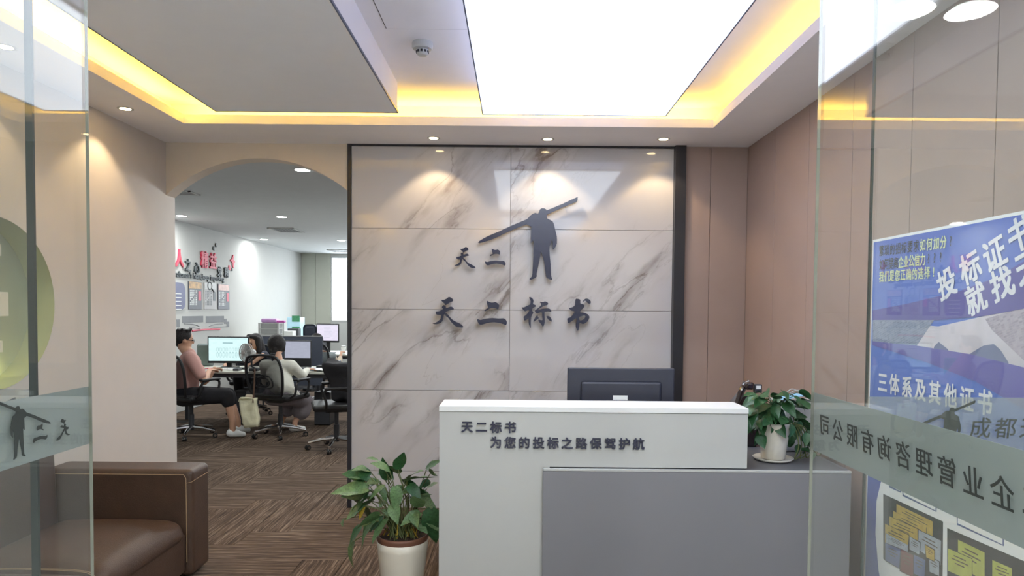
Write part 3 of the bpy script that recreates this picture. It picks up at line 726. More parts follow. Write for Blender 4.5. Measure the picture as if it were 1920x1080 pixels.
# right fixed pane: emblem and unmirrored text, faces the corridor (-Y)
pR = onY(1782, 806, YG - T)
decal_logo(gfr, Matrix(((1, 0, 0, pR.x), (0, 0, -1, YG - T - .0002), (0, 1, 0, pR.z), (0, 0, 0, 1))), 0.000136)
for i, ch in enumerate('成都天二'):
    p = onY(1838 + 47 * i, 803, YG - T)
    put('character_decal', glyph_bm(ch, Matrix(((1, 0, 0, p.x), (0, 0, -1, YG - T - .0002), (0, 1, 0, mid), (0, 0, 0, 1))), 0.050, 0.050, 0.0006, 0.007, shear=0.1), M['darkgrey_decal'], gfr)
pR = onY(-14, 800, YG - T)
decal_logo(gfl, Matrix(((1, 0, 0, pR.x), (0, 0, -1, YG - T - .0002), (0, 1, 0, pR.z), (0, 0, 0, 1))), 0.000136)

# ------------------------------------------------------------------ reception counter
YC = 3.153
c0 = onY(824, 800, YC).x; c1 = onY(1402, 800, YC).x
zt = onY(1100, 763, YC).z
g0 = onY(1018, 950, YC - .02).x; g1 = onY(1595, 950, YC - .02).x; zg = onY(1300, 881, YC - .02).z
ct = thing('reception_counter', 'white L-shaped reception counter with grey front panel and raised ledge', 'reception counter', ((c0 + c1) / 2, 3.4, 0))
YC2 = YC + 0.22
bm = B(); prism(bm, [(c0, YC, 0), (g0 + .03, YC, 0), (g0 + .03, YC, zg + .004), (c1, YC, zg + .004), (c1, YC, zt - .028), (c0, YC, zt - .028)], Vector((0, YC2 - YC, 0)))
put('body', bm, M['white'], ct)
put('ledge_top', box(c0 - .002, c1 + .002, YC - .004, YC2 + .004, zt - .026, zt, .0015, 1), mat('lamp_lit_white_laminate', (226, 227, 228), .35, var=.01), ct)  # paler than the body: lamplight on the top is put into its colour
put('grey_front_panel', box(g0 - .001, g1, YC - .02, YC - .002, 0.0, zg - .012, .001, 1), M['grey'], ct, label='grey laminate front panel')
put('desk_top', box(g0, g1 - .02, YC - .008, YC + .72, zg - .011, zg - .0008), M['dgrey'], ct)
put('edge_band', box(g0, g1, YC - .021, YC - .008, zg - .011, zg, .001, 1), M['white'], ct)
put('edge_band', box(g1 - .0199, g1, YC - .0079, YC + .72, zg - .011, zg), M['dgrey'], ct)
put('side_panel', box(g1 - .018, g1, YC, YC + .72, 0, zg - .012), M['grey'], ct)
put('desk_top', box(c0 + .01, g0 - .001, YC2 + .005, YC + .72, zg - .02, zg), M['white'], ct)
put('side_panel', box(c0 + .01, c0 + .028, YC2 + .001, YC + .72, 0, zg - .021), M['white'], ct)
def row_text(s, px0, px1, py0, py1, parent, size):
    n = len(s)
    for i, ch in enumerate(s):
        t_ = i / (n - 1); p = onY(px0 + (px1 - px0) * t_, py0 + (py1 - py0) * t_, YC)
        m4 = Matrix(((1, 0, 0, p.x), (0, 0, -1, YC - .0005), (0, 1, 0, p.z), (0, 0, 0, 1)))
        put('character', glyph_bm(ch, m4, size, size, 0.008, 0.028), M['sign'], parent)
row_text('天二标书', 876, 957, 800.5, 801, ct, 0.056)
row_text('为您的投标之路保驾护航', 929.5, 1197, 829, 832, ct, 0.056)

# monitor with its back to us
ym = 3.55
m0, m1 = onY(1064, 700, ym), onY(1265, 700, ym); mt_, mb = onY(1160, 690, ym).z, zg + .12
mo = thing('monitor', 'dark desktop monitor seen from behind on the reception desk', 'monitor', ((m0.x + m1.x) / 2, ym, zg))
put('rear_shell', box(m0.x, m1.x, ym, ym + .02, mb, mt_, .006, 2), M['monback'], mo)
put('rear_bulge', box(m0.x + .07, m1.x - .07, ym - .018, ym + .001, mb + .03, mt_ - .07, .012, 2), M['monback'], mo)
put('screen', box(m0.x + .01, m1.x - .01, ym + .0195, ym + .0225, mb + .012, mt_ - .01), M['screen2'], mo)
xm = (m0.x + m1.x) / 2
put('stand_neck', box(xm - .03, xm + .03, ym - .035, ym - .017, zg + .012, mb + .15, .004, 1), M['monback'], mo)
put('stand_base', box(xm - .12, xm + .12, ym - .1, ym + .08, zg, zg + .012, .004, 1), M['monback'], mo)
p = onY(1162, 745, ym); put('sticker', box(p.x - .038, p.x + .038, ym - .0188, ym - .0178, p.z - .012, p.z + .012), M['paper'], mo, label='white rating sticker')

# ------------------------------------------------------------------ plants
def leaf_mesh(L=1.0, W=0.5, droop=0.25, fold=0.12, seed=0):
    rnd = random.Random(seed); bm = B(); n = 9; rows = []
    for i in range(n + 1):
        t = i / n
        wdt = W * 0.5 * (math.sin(PI * min(1, (t * 0.93 + 0.05)) ** 0.72)) * (1 - 0.15 * t)
        if i == n: wdt = 0.002
        if i == 0: wdt = W * 0.10
        x = L * t; z = -droop * L * t * t + 0.02 * math.sin(6 * t + seed)
        row_ = []
        for s in (-1, -0.55, 0, 0.55, 1):
            yy = s * wdt; back = -0.06 * L * (abs(s) ** 2) * (1 if i < 2 else 0)
            row_.append(bm.verts.new((x + back, yy, z + fold * abs(yy) + (0.012 * math.sin(t * 17 + seed) * abs(s)))))
        rows.append(row_)
    for a, b in zip(rows[:-1], rows[1:]):
        for j in range(4): bm.faces.new((a[j], a[j + 1], b[j + 1], b[j]))
    me = bpy.data.meshes.new('leaf'); bm.to_mesh(me); bm.free()
    for p_ in me.polygons: p_.use_smooth = True
    return me
LM = {}
def leafset(key, matn, W, drs):
    LM[key] = []
    for i, d in enumerate(drs):
        me = leaf_mesh(1.0, W, d, 0.25, i); me.materials.append(M[matn]); LM[key].append(me)
leafset('floor', 'leaf', 0.46, (0.1, 0.25, 0.4, 0.55)); leafset('yellow', 'leafyellow', 0.46, (0.2,)); leafset('desk', 'leafdark', 0.66, (0.15, 0.3, 0.45, 0.6)); leafset('floor_dark', 'leafdark', 0.48, (0.1, 0.3, 0.5))
def leaf(key, base, tip, roll, parent, w=1.0):
    base, tip = Vector(base), Vector(tip); d = tip - base; L = d.length; x = d.normalized()
    up = Vector((0, 0, 1)); 
    if abs(x.z) > 0.93: up = Vector((0, -1, 0.2))
    y = up.cross(x).normalized(); z = x.cross(y)
    R = Matrix((x, y, z)).transposed().to_4x4() @ Matrix.Rotation(roll, 4, 'X')
    o = bpy.data.objects.new('leaf', random.choice(LM[key])); COL.objects.link(o); o.parent = parent
    o.matrix_local = Matrix.Translation(base - root_off(parent)) @ R @ Matrix.Diagonal((L, L * w, L, 1))
    return o
# floor plant
PY = 3.47
pc = onY(755, 1000, PY); zrim = pc.z; prx = pc.x; rp = 0.131
c0_lim = c0 - .02
fp = thing('potted_plant', 'leafy plant in tall white ceramic pot on the floor left of the counter', 'potted plant', (prx, PY, 0))
t = B(); lathe(t, [(0.085, 0), (0.09, 0.005), (0.112, 0.12), (0.128, zrim - .07), (0.131, zrim - .03), (0.124, zrim - .028), (0.118, zrim - .05)], n=40); put('pot', t, M['ceramic'], fp, world=False, smooth=True)
t = B(); lathe(t, [(0.116, zrim - .06), (0.126, zrim - .04), (0.132, zrim - .012), (0.130, zrim), (0.121, zrim), (0.117, zrim - .02)], n=40, cap=False); put('inner_pot', t, M['terracotta'], fp, world=False, smooth=True, label='brown clay inner pot rim')
t = B(); lathe(t, [(0.118, zrim - .04), (0.117, zrim - .018), (0.06, zrim - .010), (0, zrim - .008)], n=32, cap=False); put('soil', t, M['soil'], fp, world=False)
# leaves traced from a crop of scale 2.7 with origin (600, 680): base, tip, depth offset
FLV = [((395,540),(422,445),0),((300,500),(245,468),.02),((350,545),(262,500),-.02),((250,575),(118,545),.03),((225,600),(150,560),0),((240,640),(60,632),-.03),
 ((245,640),(100,665),.02),((262,650),(130,735),-.03),((280,660),(185,690),.0),((240,780),(150,640),.05),((220,720),(125,790),-.02),((302,775),(170,800),-.05),((210,830),(130,905),-.06),((170,905),(118,1015),-.06),
 ((300,600),(245,590),.05),((335,520),(380,590),.04),((380,630),(400,745),-.06),((370,715),(380,805),-.07),((345,590),(310,485),.05),((440,600),(590,560),-.02),((455,580),(515,535),.04),
 ((540,540),(600,478),.06),((560,560),(603,540),.03),((465,720),(540,690),-.06),((445,640),(545,650),0),((505,650),(585,735),.04),((505,760),(412,800),-.06),((565,740),(572,930),-.08),((550,760),(600,850),-.04),
 ((480,635),(420,650),.02),((555,600),(500,630),.05),((300,620),(345,680),.02),((330,690),(300,720),.04),((225,730),(190,790),-.04),((330,740),(345,790),0),((395,560),(345,510),.06),((440,700),(470,660),.04),
 ((540,640),(592,600),.1),((250,545),(195,508),.06),((300,560),(365,520),.1),((420,640),(360,640),.08),((260,700),(210,640),.1),((500,700),(560,660),.1),((120,790),(105,825),0)]
def cp(a, b, dy): return onY(600 + a / 2.7, 680 + b / 2.7, PY + dy)
for i, ((a, b), (c, d), dy) in enumerate(FLV):
    bs, tp = cp(a, b, dy), cp(c, d, dy - 0.03 - 0.02 * (i % 3))
    key = 'yellow' if i == 33 else ('floor_dark' if i % 3 == 0 else 'floor')
    leaf(key, bs, tp, random.uniform(-.5, .5) + (0.9 if abs((tp - bs).normalized().z) < .5 else 0.2) * random.choice((-1, 1)) * .6, fp, random.uniform(1.25, 1.65))
    ang = random.uniform(0, 2 * PI); r0 = random.uniform(0, .085)
    g = Vector((prx + r0 * math.cos(ang), PY + r0 * math.sin(ang), zrim - .012))
    midp = g.lerp(bs, .5) + Vector((0, 0, 0.05))
    t = B(); tube(t, cr([g, midp, bs], 4), 0.0026, 5); put('stem', t, M['stem'], fp)
rl = random.Random(11)
for i in range(20):
    a_ = rl.uniform(0, 2 * PI); rr_ = rl.uniform(.05, .19); h_ = rl.uniform(.06, .27)
    bs = Vector((prx - .02 + rr_ * math.cos(a_), PY + .5 * rr_ * math.sin(a_), zrim + h_)); dd_ = Vector((math.cos(a_) + rl.uniform(-.4, .4), .6 * math.sin(a_) - .2, rl.uniform(-.7, .25))).normalized()
    tp = bs + dd_ * rl.uniform(.09, .14)
    if tp.x > c0_lim or bs.x > c0_lim: continue
    leaf('floor' if i % 2 else 'floor_dark', bs, tp, rl.uniform(-.6, .6), fp, rl.uniform(1.2, 1.5))
    g = Vector((prx + .3 * (bs.x - prx), PY, zrim - .012)); t = B(); tube(t, cr([g, g.lerp(bs, .5) + Vector((0, 0, .03)), bs], 4), 0.0026, 5); put('stem', t, M['stem'], fp)
for i in range(26):
    ang = random.uniform(0, 2 * PI); r0 = random.uniform(0.02, .1); g = Vector((prx + r0 * math.cos(ang), PY + r0 * math.sin(ang), zrim - .012))
    e = g + Vector((random.uniform(-.04, .04), random.uniform(-.03, .03), random.uniform(.03, .09)))
    t = B(); tube(t, [g, (g + e) / 2, e], [.003, .0024, .001], 5); put('stalk', t, M['stem'] if i % 2 else M['leafyellow'], fp)

# desk plant
PY2 = 3.36
pb = onY(1449, 872, PY2)
dp = thing('potted_plant', 'bushy pothos in a small white pot on the grey end of the reception desk', 'potted plant', (pb.x, PY2, zg))
sa = thing('saucer', 'white plastic saucer under the small pothos pot', 'saucer', (pb.x, PY2, zg))
t = B(); lathe(t, [(0.07, 0), (0.088, 0.004), (0.098, 0.016), (0.094, 0.016), (0.084, 0.008), (0.0, 0.007)], n=32, cap=False); put('dish', t, M['ceramic'], sa, world=False, smooth=True)
t = B(); lathe(t, [(0.05, 0.008), (0.056, 0.012), (0.068, 0.09), (0.078, 0.165), (0.084, 0.178), (0.083, 0.19), (0.076, 0.188), (0.07, 0.17)], n=36); put('pot', t, M['ceramic'], dp, world=False, smooth=True)
t = B(); lathe(t, [(0.074, 0.172), (0.03, 0.18), (0, 0.182)], n=24, cap=False); put('soil', t, M['soil'], dp, world=False)
rnd = random.Random(3)
for i in range(95):
    cxp = rnd.gauss(1452, 32); cyp = rnd.gauss(782, 28)
    dyy = rnd.uniform(-.13, .12)
    cxp = min(max(cxp, 1402), 1512); cyp = min(max(cyp, 738), 830)
    c_ = onY(cxp, cyp, PY2 + dyy)
    if c_.x - .03 < c1 and c_.y < YC2 + .05: c_.x = c1 + .045
    root = Vector((pb.x, PY2, zg + .25)); out = (c_ - root); out.z *= .5
    if out.length < .01: out = Vector((.1, 0, 0))
    out = out.normalized() + Vector((rnd.uniform(-.6, .6), rnd.uniform(-.8, .1), rnd.uniform(-.75, .15)))
    out.normalize(); L = rnd.uniform(.055, .105)
    b0 = c_ - out * L * .4
    leaf('desk', b0, b0 + out * L, rnd.uniform(-.8, .8), dp, rnd.uniform(.9, 1.2))
    if i % 2 == 0:
        g = Vector((pb.x + rnd.uniform(-.05, .05), PY2 + rnd.uniform(-.05, .05), zg + .18))
        t = B(); tube(t, cr([g, g.lerp(b0, .5) + Vector((0, 0, .04)), b0], 4), 0.0018, 5); put('stem', t, M['leafdark'], dp)
# trailing vines to the right
for k_ in range(5):
    x0 = pb.x + .06 + .012 * k_; pts = [Vector((pb.x + .05, PY2 - .02, zg + .19)), Vector((x0 + .03, PY2 - .03, zg + .17)), Vector((x0 + .05 + .01 * k_, PY2 - .04 + .02 * k_, zg + .08)), Vector((x0 + .035 + .025 * k_, PY2 - .03 + .02 * k_, zg + .012)), Vector((x0 + .09 + .02 * k_, PY2 + .02 * k_, zg + .03))]
    t = B(); tube(t, cr(pts, 5), 0.003, 6); put('vine', t, M['stem'], dp)
for i in range(22):
    c_ = Vector((pb.x + rnd.uniform(.09, .22), PY2 + rnd.uniform(-.06, .08), zg + rnd.uniform(.05, .2)))
    out = Vector((rnd.uniform(-.6, .9), rnd.uniform(-.7, .2), rnd.uniform(-.9, .1))).normalized()
    leaf('desk', c_, c_ + out * min(rnd.uniform(.05, .09), (c_.z - zg - .005) * 1.2 + .02), rnd.uniform(-.8, .8), dp)

# things behind the plant
p = onY(1504, 770, 3.62)
bx = thing('storage_box', 'white rounded box behind the pothos with face masks lying on top', 'box', (p.x, 3.64, zg))
zb_ = onY(1504, 752, 3.62).z
put('body', box(p.x - .12, p.x + .12, 3.56, 3.76, zg, zb_ - .018, .012, 3), M['white'], bx)
put('lid', box(p.x - .124, p.x + .124, 3.556, 3.764, zb_ - .017, zb_, .006, 2), M['white'], bx)
t = B()
n = 12
g_ = [[t.verts.new((p.x - .115 + .2 * i / n, 3.57 + .11 * j / 8, zb_ + .006 + .026 * math.sin(PI * i / n) + .004 * (j % 2))) for j in range(9)] for i in range(n + 1)]
for i in range(n):
    for j in range(8): t.faces.new((g_[i][j], g_[i + 1][j], g_[i + 1][j + 1], g_[i][j + 1]))
mk = thing('face_mask', 'light blue pleated face mask lying on the white box', 'face mask', (p.x, 3.6, zb_))
mo_ = put('pleated_cloth', t, M['mask'], mk); md = mo_.modifiers.new('s', 'SOLIDIFY'); md.thickness = .002
t = B(); tube(t, cr([(p.x - .11, 3.6, zb_ + .01), (p.x - .07, 3.58, zb_ + .055), (p.x - .02, 3.59, zb_ + .06), (p.x + .03, 3.6, zb_ + .035)], 5), .0022, 6); put('ear_loop', t, M['white'], mk)
t = B(); tube(t, cr([(p.x - .09, 3.66, zb_ + .01), (p.x - .05, 3.65, zb_ + .06), (p.x + .01, 3.66, zb_ + .04)], 5), .0022, 6); put('ear_loop', t, M['white'], mk)
# dark glossy telephone-like device
p = onY(1398, 735, 3.75)
ph = thing('desk_telephone', 'dark glossy brown desk telephone standing behind the pothos', 'telephone', (p.x, 3.75, zg))
zh = onY(1398, 716, 3.75).z
t = B(); prism(t, [(p.x - .09, 3.68, zg), (p.x + .05, 3.68, zg), (p.x + .045, 3.68, zh - .10), (p.x - .03, 3.68, zh - .06), (p.x - .085, 3.68, zh - .13)], Vector((0, .12, 0))); bmesh.ops.bevel(t, geom=t.edges[:], offset=.008, segments=2, affect='EDGES'); put('body', t, M['glossbrown'], ph)
t = B(); tube(t, cr([(p.x - .06, 3.70, zh - .115), (p.x - .045, 3.70, zh - .06), (p.x - .025, 3.70, zh - .02), (p.x + .005, 3.70, zh)], 5), [.018] * 16, 12); put('handset', t, M['glossbrown'], ph)
t = B(); abox(t, p.x - .028, p.x + .018, 3.66, 3.74, zh - .035, zh + .006, .012, 3); put('handset_cap', t, M['glossbrown'], ph)
put('display', box(p.x + .022, p.x + .062, 3.67, 3.7, zh - .05, zh - .005, .004, 2), M['darkgrey'], ph)
put('label_plate', box(p.x + .030, p.x + .054, 3.667, 3.671, zh - .03, zh - .012), M['paper'], ph)

# ------------------------------------------------------------------ sofa
sf = thing('sofa', 'dark brown leather sofa with tan stitching against the left wall', 'sofa', (-2.17, 3.0, 0))
SX1 = onY(360, 950, 3.68).x; SAY0, SAY1 = 3.68, 3.90
zar = onY(250, 881, SAY0).z
def soft(name, x0, x1, y0, y1, z0, z1, bev, crown=0.0, m='leather'):
    t = box(x0, x1, y0, y1, z0, z1)
    bmesh.ops.subdivide_edges(t, edges=t.edges[:], cuts=22, use_grid_fill=True)
    lo, hi = Vector((x0, y0, z0)), Vector((x1, y1, z1))
    for v in t.verts:
        for ax in range(3):     # push the grid out so that the corners get enough rows
            u_ = (v.co[ax] - lo[ax]) / (hi[ax] - lo[ax]) * 2 - 1; u_ = math.copysign(abs(u_) ** .55, u_); v.co[ax] = lo[ax] + (u_ + 1) / 2 * (hi[ax] - lo[ax])
        q_ = Vector([min(max(v.co[ax], lo[ax] + bev), hi[ax] - bev) for ax in range(3)]); d_ = v.co - q_
        if d_.length > 1e-6: v.co = q_ + d_.normalized() * min(bev, d_.length if max(abs(c_) for c_ in d_) < bev * .99 and False else bev)
    if crown:
        for v in t.verts:
            if v.co.z > (z0 + z1) / 2:
                fx = 1 - abs(2 * (v.co.x - x0) / (x1 - x0) - 1) ** 3; fy = 1 - abs(2 * (v.co.y - y0) / (y1 - y0) - 1) ** 3
                v.co.z += crown * fx * fy
    o = put(name, t, M[m], sf, smooth=True)
    return o
soft('arm', XL + .02, SX1, SAY0, SAY1, 0.02, zar, .03)
soft('arm', XL + .02, SX1, 1.75, 1.97, 0.02, zar, .03)
zs = onY(250, 975, 3.6).z
soft('seat_cushion', XL + .13, SX1 - .02, 2.93, SAY0 - .003, 0.2595, zs - .015, .075, .04)
soft('seat_cushion', XL + .13, SX1 - .02, 1.975, 2.925, 0.2595, zs - .015, .075, .04)
soft('seat_base', XL + .03, SX1 - .03, 1.975, SAY0 - .003, 0.05, 0.258, .012)
# backrest (leaning)
t = B(); prism(t, [(XL + .02, 1.97, .262), (XL + .12, 1.97, .262), (XL + .12, 1.97, zs), (XL + .095, 1.97, .84), (XL + .06, 1.97, .87), (XL + .02, 1.97, .86)], Vector((0, SAY0 - 1.975, 0)))
bk = put('backrest', t, M['leather'], sf); b_ = bk.modifiers.new('b', 'BEVEL'); b_.width = .02; b_.segments = 3
def seam(pts, r=.0022):
    t = B(); tube(t, pts, r, 5); put('stitched_seam', t, M['stitch'], sf)
e_ = .004
seam([(XL + .08, SAY0 - .001, zar - .028 + e_), (-2.2, SAY0 - .001, zar - .028 + e_), (SX1 - .045, SAY0 - .001, zar - .028 + e_), (SX1 - .032, SAY0 - .001, zar - .045), (SX1 - .03, SAY0 - .001, .3), (SX1 - .03, SAY0 - .001, .1)])
seam([(SX1 - .03, SAY0 - .001, zar - .07), (SX1 - .005, SAY0 + .004, zar - .066), (SX1 + .001, SAY0 + .03, zar - .06), (SX1 + .001, SAY1 - .03, zar - .055)], .0016)
for dz in (0, .012):
    seam(cr([(XL + .25, 2.928 - dz, zs - .012), (-2.15, 2.928 - dz, zs - .004), (SX1 - .12, 2.928 - dz, zs - .012), (SX1 - .06, 2.928 - dz, zs - .045), (SX1 - .026, 2.928 - dz, zs - .09), (SX1 - .022, 2.928 - dz, .28)], 5), .0018)
t = B()
for (x, y) in ((XL + .1, 1.85), (XL + .1, 3.8), (SX1 - .08, 1.85), (SX1 - .08, 3.8)):
    t = B(); lathe(t, [(.025, 0), (.03, .0195 if True else .06)], c=(x, y, 0), n=12); put('foot', t, M['black'], sf)

# ------------------------------------------------------------------ poster on the right wall
XP = XR - .006
def pw(px, py, off=0): p = onX(px, py, XP - off); return p
Y0p = onX(1637, 500, XR).y; zt_p = pw(1637, 450).z; Y1p = 1.95
po = thing('poster', 'large blue and white advertising poster on the brown wall behind the right glass', 'poster', (XR, (Y0p + Y1p) / 2, .9))
def grad():
    m, nt, b = newmat('poster_blue_print'); N = nt.nodes; L = nt.links
    tc = N.new('ShaderNodeTexCoord'); sp = N.new('ShaderNodeSeparateXYZ'); L.new(tc.outputs['Generated'], sp.inputs[0])
    r = N.new('ShaderNodeValToRGB'); L.new(sp.outputs['Z'], r.inputs['Fac'])
    e = r.color_ramp.elements; e[0].position = 0.3; e[0].color = lin((30, 62, 168)); e[1].position = 1; e[1].color = lin((72, 104, 196))
    x = e.new(.72); x.color = lin((66, 110, 206))
    L.new(r.outputs['Color'], b.inputs['Base Color']); b.inputs['Roughness'].default_value = .35; return m
put('white_border', box(XR - .004, XR, Y1p, Y0p, .04, zt_p), M['paper'], po)
put('blue_ground', box(XR - .006, XR - .003, Y1p + .01, Y0p - .012, .05, zt_p - .012), grad(), po)
def pos_shape(pix, m, off, name, clipz=True, sm=0):
    pts = []
    for (px, py) in pix:
        q = pw(px, py); pts.append((min(max(q.y, Y1p + .01), Y0p - .012), min(q.z, zt_p - .012)))
    bm = flat([pts], .0006)
    bmesh.ops.transform(bm, matrix=Matrix(((0, 0, -1, XR - off), (1, 0, 0, 0), (0, 1, 0, 0), (0, 0, 0, 1))), verts=bm.verts)
    put(name, bm, m, po)
PM = lambda n, c, r=.4, **k: mat(n, c, r, **k)
M['p_sky'] = PM('print_cloudy_sky', (206, 200, 212), .4, var=.14, scale=6)
M['p_purple'] = PM('print_purple', (70, 62, 156), .4, var=.06)
M['p_purple2'] = PM('print_violet', (86, 80, 170), .4, var=.06)
M['p_deep'] = PM('print_deep_blue', (34, 62, 172), .4, var=.04)
M['p_peak'] = PM('print_slate_building', (92, 104, 148), .4, var=.1)
def facade(name, c1, c2, sc):
    m, nt, b = newmat(name); N = nt.nodes; L = nt.links; tc = N.new('ShaderNodeTexCoord'); sp = N.new('ShaderNodeSeparateXYZ'); cb_ = N.new('ShaderNodeCombineXYZ'); mp = N.new('ShaderNodeMapping'); mp.inputs['Rotation'].default_value = (0, 0, .35)
    L.new(tc.outputs['Object'], sp.inputs[0]); L.new(sp.outputs['Y'], cb_.inputs[0]); L.new(sp.outputs['Z'], cb_.inputs[1]); L.new(cb_.outputs[0], mp.inputs[0]); br = N.new('ShaderNodeTexBrick'); L.new(mp.outputs[0], br.inputs['Vector']); br.inputs['Scale'].default_value = sc
    br.inputs['Color1'].default_value = lin(c1); br.inputs['Color2'].default_value = lin(tuple(min(255, x + 30) for x in c1)); br.inputs['Mortar'].default_value = lin(c2); br.offset = 0
    L.new(br.outputs['Color'], b.inputs['Base Color']); b.inputs['Roughness'].default_value = .4; return m
M['p_fac'] = facade('print_glass_facade', (104, 116, 148), (150, 160, 180), 26)
M['p_fac2'] = facade('print_pale_facade', (150, 140, 158), (180, 170, 180), 30)
pos_shape([(1637, 602), (1760, 612), (1925, 575), (2000, 545), (2100, 520), (2100, 800), (1925, 696), (1820, 672), (1637, 645)], M['p_sky'], .0066, 'printed_sky')
pos_shape([(1637, 600), (1752, 600), (1735, 625), (1718, 650), (1637, 640)], M['p_fac'], .0072, 'printed_building')
pos_shape([(1848, 598), (1925, 575), (2050, 540), (2050, 760), (1925, 680), (1860, 618)], M['p_fac2'], .0072, 'printed_building')
pos_shape([(1820, 663), (1845, 648), (1864, 645), (1876, 655), (1892, 680), (1890, 684), (1825, 676)], M['p_peak'], .0076, 'printed_roof')
pos_shape([(1752, 650), (1761, 641), (1778, 655), (1780, 662), (1752, 656)], M['p_peak'], .0076, 'printed_roof')
pos_shape([(1637, 582), (1700, 570), (1800, 546), (1870, 520), (1925, 488), (2010, 440), (2010, 530), (1925, 578), (1850, 592), (1760, 600), (1690, 600), (1637, 600)], M['p_purple'], .0082, 'printed_swoosh')
pos_shape([(1637, 640), (1720, 648), (1820, 664), (1925, 690), (2050, 730), (2050, 850), (1925, 770), (1830, 715), (1740, 680), (1637, 647)], M['p_purple2'], .0082, 'printed_swoosh')
# print lettering
def ptext(ch, px, py, su, sv, m, off=.009, rot=0.0, bold=.02, name='printed_character'):
    q = pw(px, py)
    m4 = Matrix(((0, 0, -1, XR - off), (-1, 0, 0, q.y), (0, 1, 0, q.z), (0, 0, 0, 1))) @ Matrix.Rotation(rot, 4, 'Z')
    put(name, glyph_bm(ch, m4, su, sv, .0004, bold), m, po)
M['p_white'] = PM('print_white', (226, 228, 236)); M['p_pale'] = PM('print_pale_yellow', (214, 226, 172)); M['p_dark'] = PM('print_dark_navy', (18, 24, 44))
def pline(s, px0, px1, py0, py1, split, su, sv):
    n = len(s); ya, yb = pw(px0, py0), pw(px1, py1)
    for i, (ch, ye) in enumerate(zip(s, split)):
        t_ = i / (n - 1); y = ya.y + (yb.y - ya.y) * t_; z = ya.z + (yb.z - ya.z) * t_
        m4 = Matrix(((0, 0, -1, XR - .009), (-1, 0, 0, y), (0, 1, 0, z), (0, 0, 0, 1)))
        put('printed_character', glyph_bm(ch, m4, su, sv, .0004, .02 if ye == 'y' else .01), M['p_pale'] if ye == 'y' else M['p_dark'], po)
pline('繁琐的招标要求如何加分?', 1654, 1784, 470, 452, 'dddddddyyyyd', .041, .054)
pline('如何提高企业公信力???', 1654, 1765, 496, 482, 'ddddyyyyyddd', .041, .054)
pline('我们是您正确的选择!', 1654, 1752, 519, 510, 'yyyyyyyyyy', .041, .052)
for ch, (px, py) in zip('投标证书', ((1776, 531), (1820, 501), (1866, 475), (1914, 438))): ptext(ch, px, py, .118, .125, M['p_white'], rot=math.radians(20), bold=.032)
for ch, (px, py) in zip('就找天二', ((1831, 559), (1880, 531), (1930, 500), (1985, 465))): ptext(ch, px, py, .115, .12, M['p_white'], rot=math.radians(20), bold=.032)
ya = pw(1656, 717)
for i, ch in enumerate('三体系及其他证书'):
    m4 = Matrix(((0, 0, -1, XR - .009), (-1, 0, 0, ya.y - .098 * i), (0, 1, 0, ya.z), (0, 0, 0, 1)))
    put('printed_character', glyph_bm(ch, m4,   .082, .098, .0004, .03, center='em'), M['p_white'], po)
# lower white field with certificate photographs
pos_shape([(1642, 1000), (1644, 940), (1652, 905), (1664, 880), (2100, 1050), (2100, 1500), (1700, 1300), (1660, 1140), (1648, 1070)], M['paper'], .0070, 'white_field')
M['p_ink'] = PM('print_brown_ink', (92, 74, 56)); M['p_blk'] = PM('print_black_backdrop', (40, 38, 42)); M['p_gold'] = PM('print_gold_certificate', (196, 166, 74), var=.15, scale=30); M['p_lime'] = PM('print_lime_certificate', (184, 188, 84), var=.12, scale=30)
M['p_cert'] = PM('print_grey_certificate', (168, 176, 186), var=.12, scale=40); M['p_red'] = PM('print_maroon_book', (112, 44, 50), var=.1)
pos_shape([(1657, 926), (1769, 978), (1768, 1110), (1657, 1048)], M['p_blk'], .0076, 'printed_photo')
pos_shape([(1777, 990), (1930, 1056), (1930, 1200), (1777, 1115)], M['p_blk'], .0076, 'printed_photo')
certs = [((1682, 945), (1750, 978), (1750, 1010), (1682, 972), 'p_gold'), ((1676, 958), (1738, 988), (1738, 1020), (1676, 985), 'p_gold'), ((1669, 968), (1722, 992), (1722, 1022), (1669, 1000), 'p_gold'),
         ((1661, 982), (1706, 1004), (1702, 1036), (1661, 1018), 'p_gold'), ((1663, 1000), (1704, 1022), (1704, 1036), (1663, 1018), 'p_cert'), ((1662, 1018), (1690, 1030), (1688, 1066), (1662, 1050), 'p_peak'),
         ((1692, 1030), (1716, 1042), (1714, 1082), (1690, 1070), 'p_red'), ((1725, 994), (1767, 1014), (1766, 1060), (1724, 1030), 'p_cert'), ((1708, 1006), (1728, 1018), (1726, 1040), (1708, 1030), 'p_paper'),
         ((1716, 1040), (1738, 1050), (1736, 1085), (1716, 1075), 'p_peak'), ((1745, 1042), (1764, 1054), (1764, 1080), (1746, 1072), 'p_paper'), ((1738, 1022), (1755, 1032), (1755, 1052), (1740, 1045), 'p_gold'),
         ((1800, 1012), (1850, 1036), (1850, 1090), (1800, 1060), 'p_lime'), ((1781, 1028), (1826, 1048), (1826, 1090), (1781, 1070), 'p_lime'), ((1865, 1050), (1902, 1066), (1902, 1100), (1865, 1090), 'p_lime')]
M['p_paper'] = M['p_cert']
def lerp2(p, q, t): return (p[0] + (q[0] - p[0]) * t, p[1] + (q[1] - p[1]) * t)
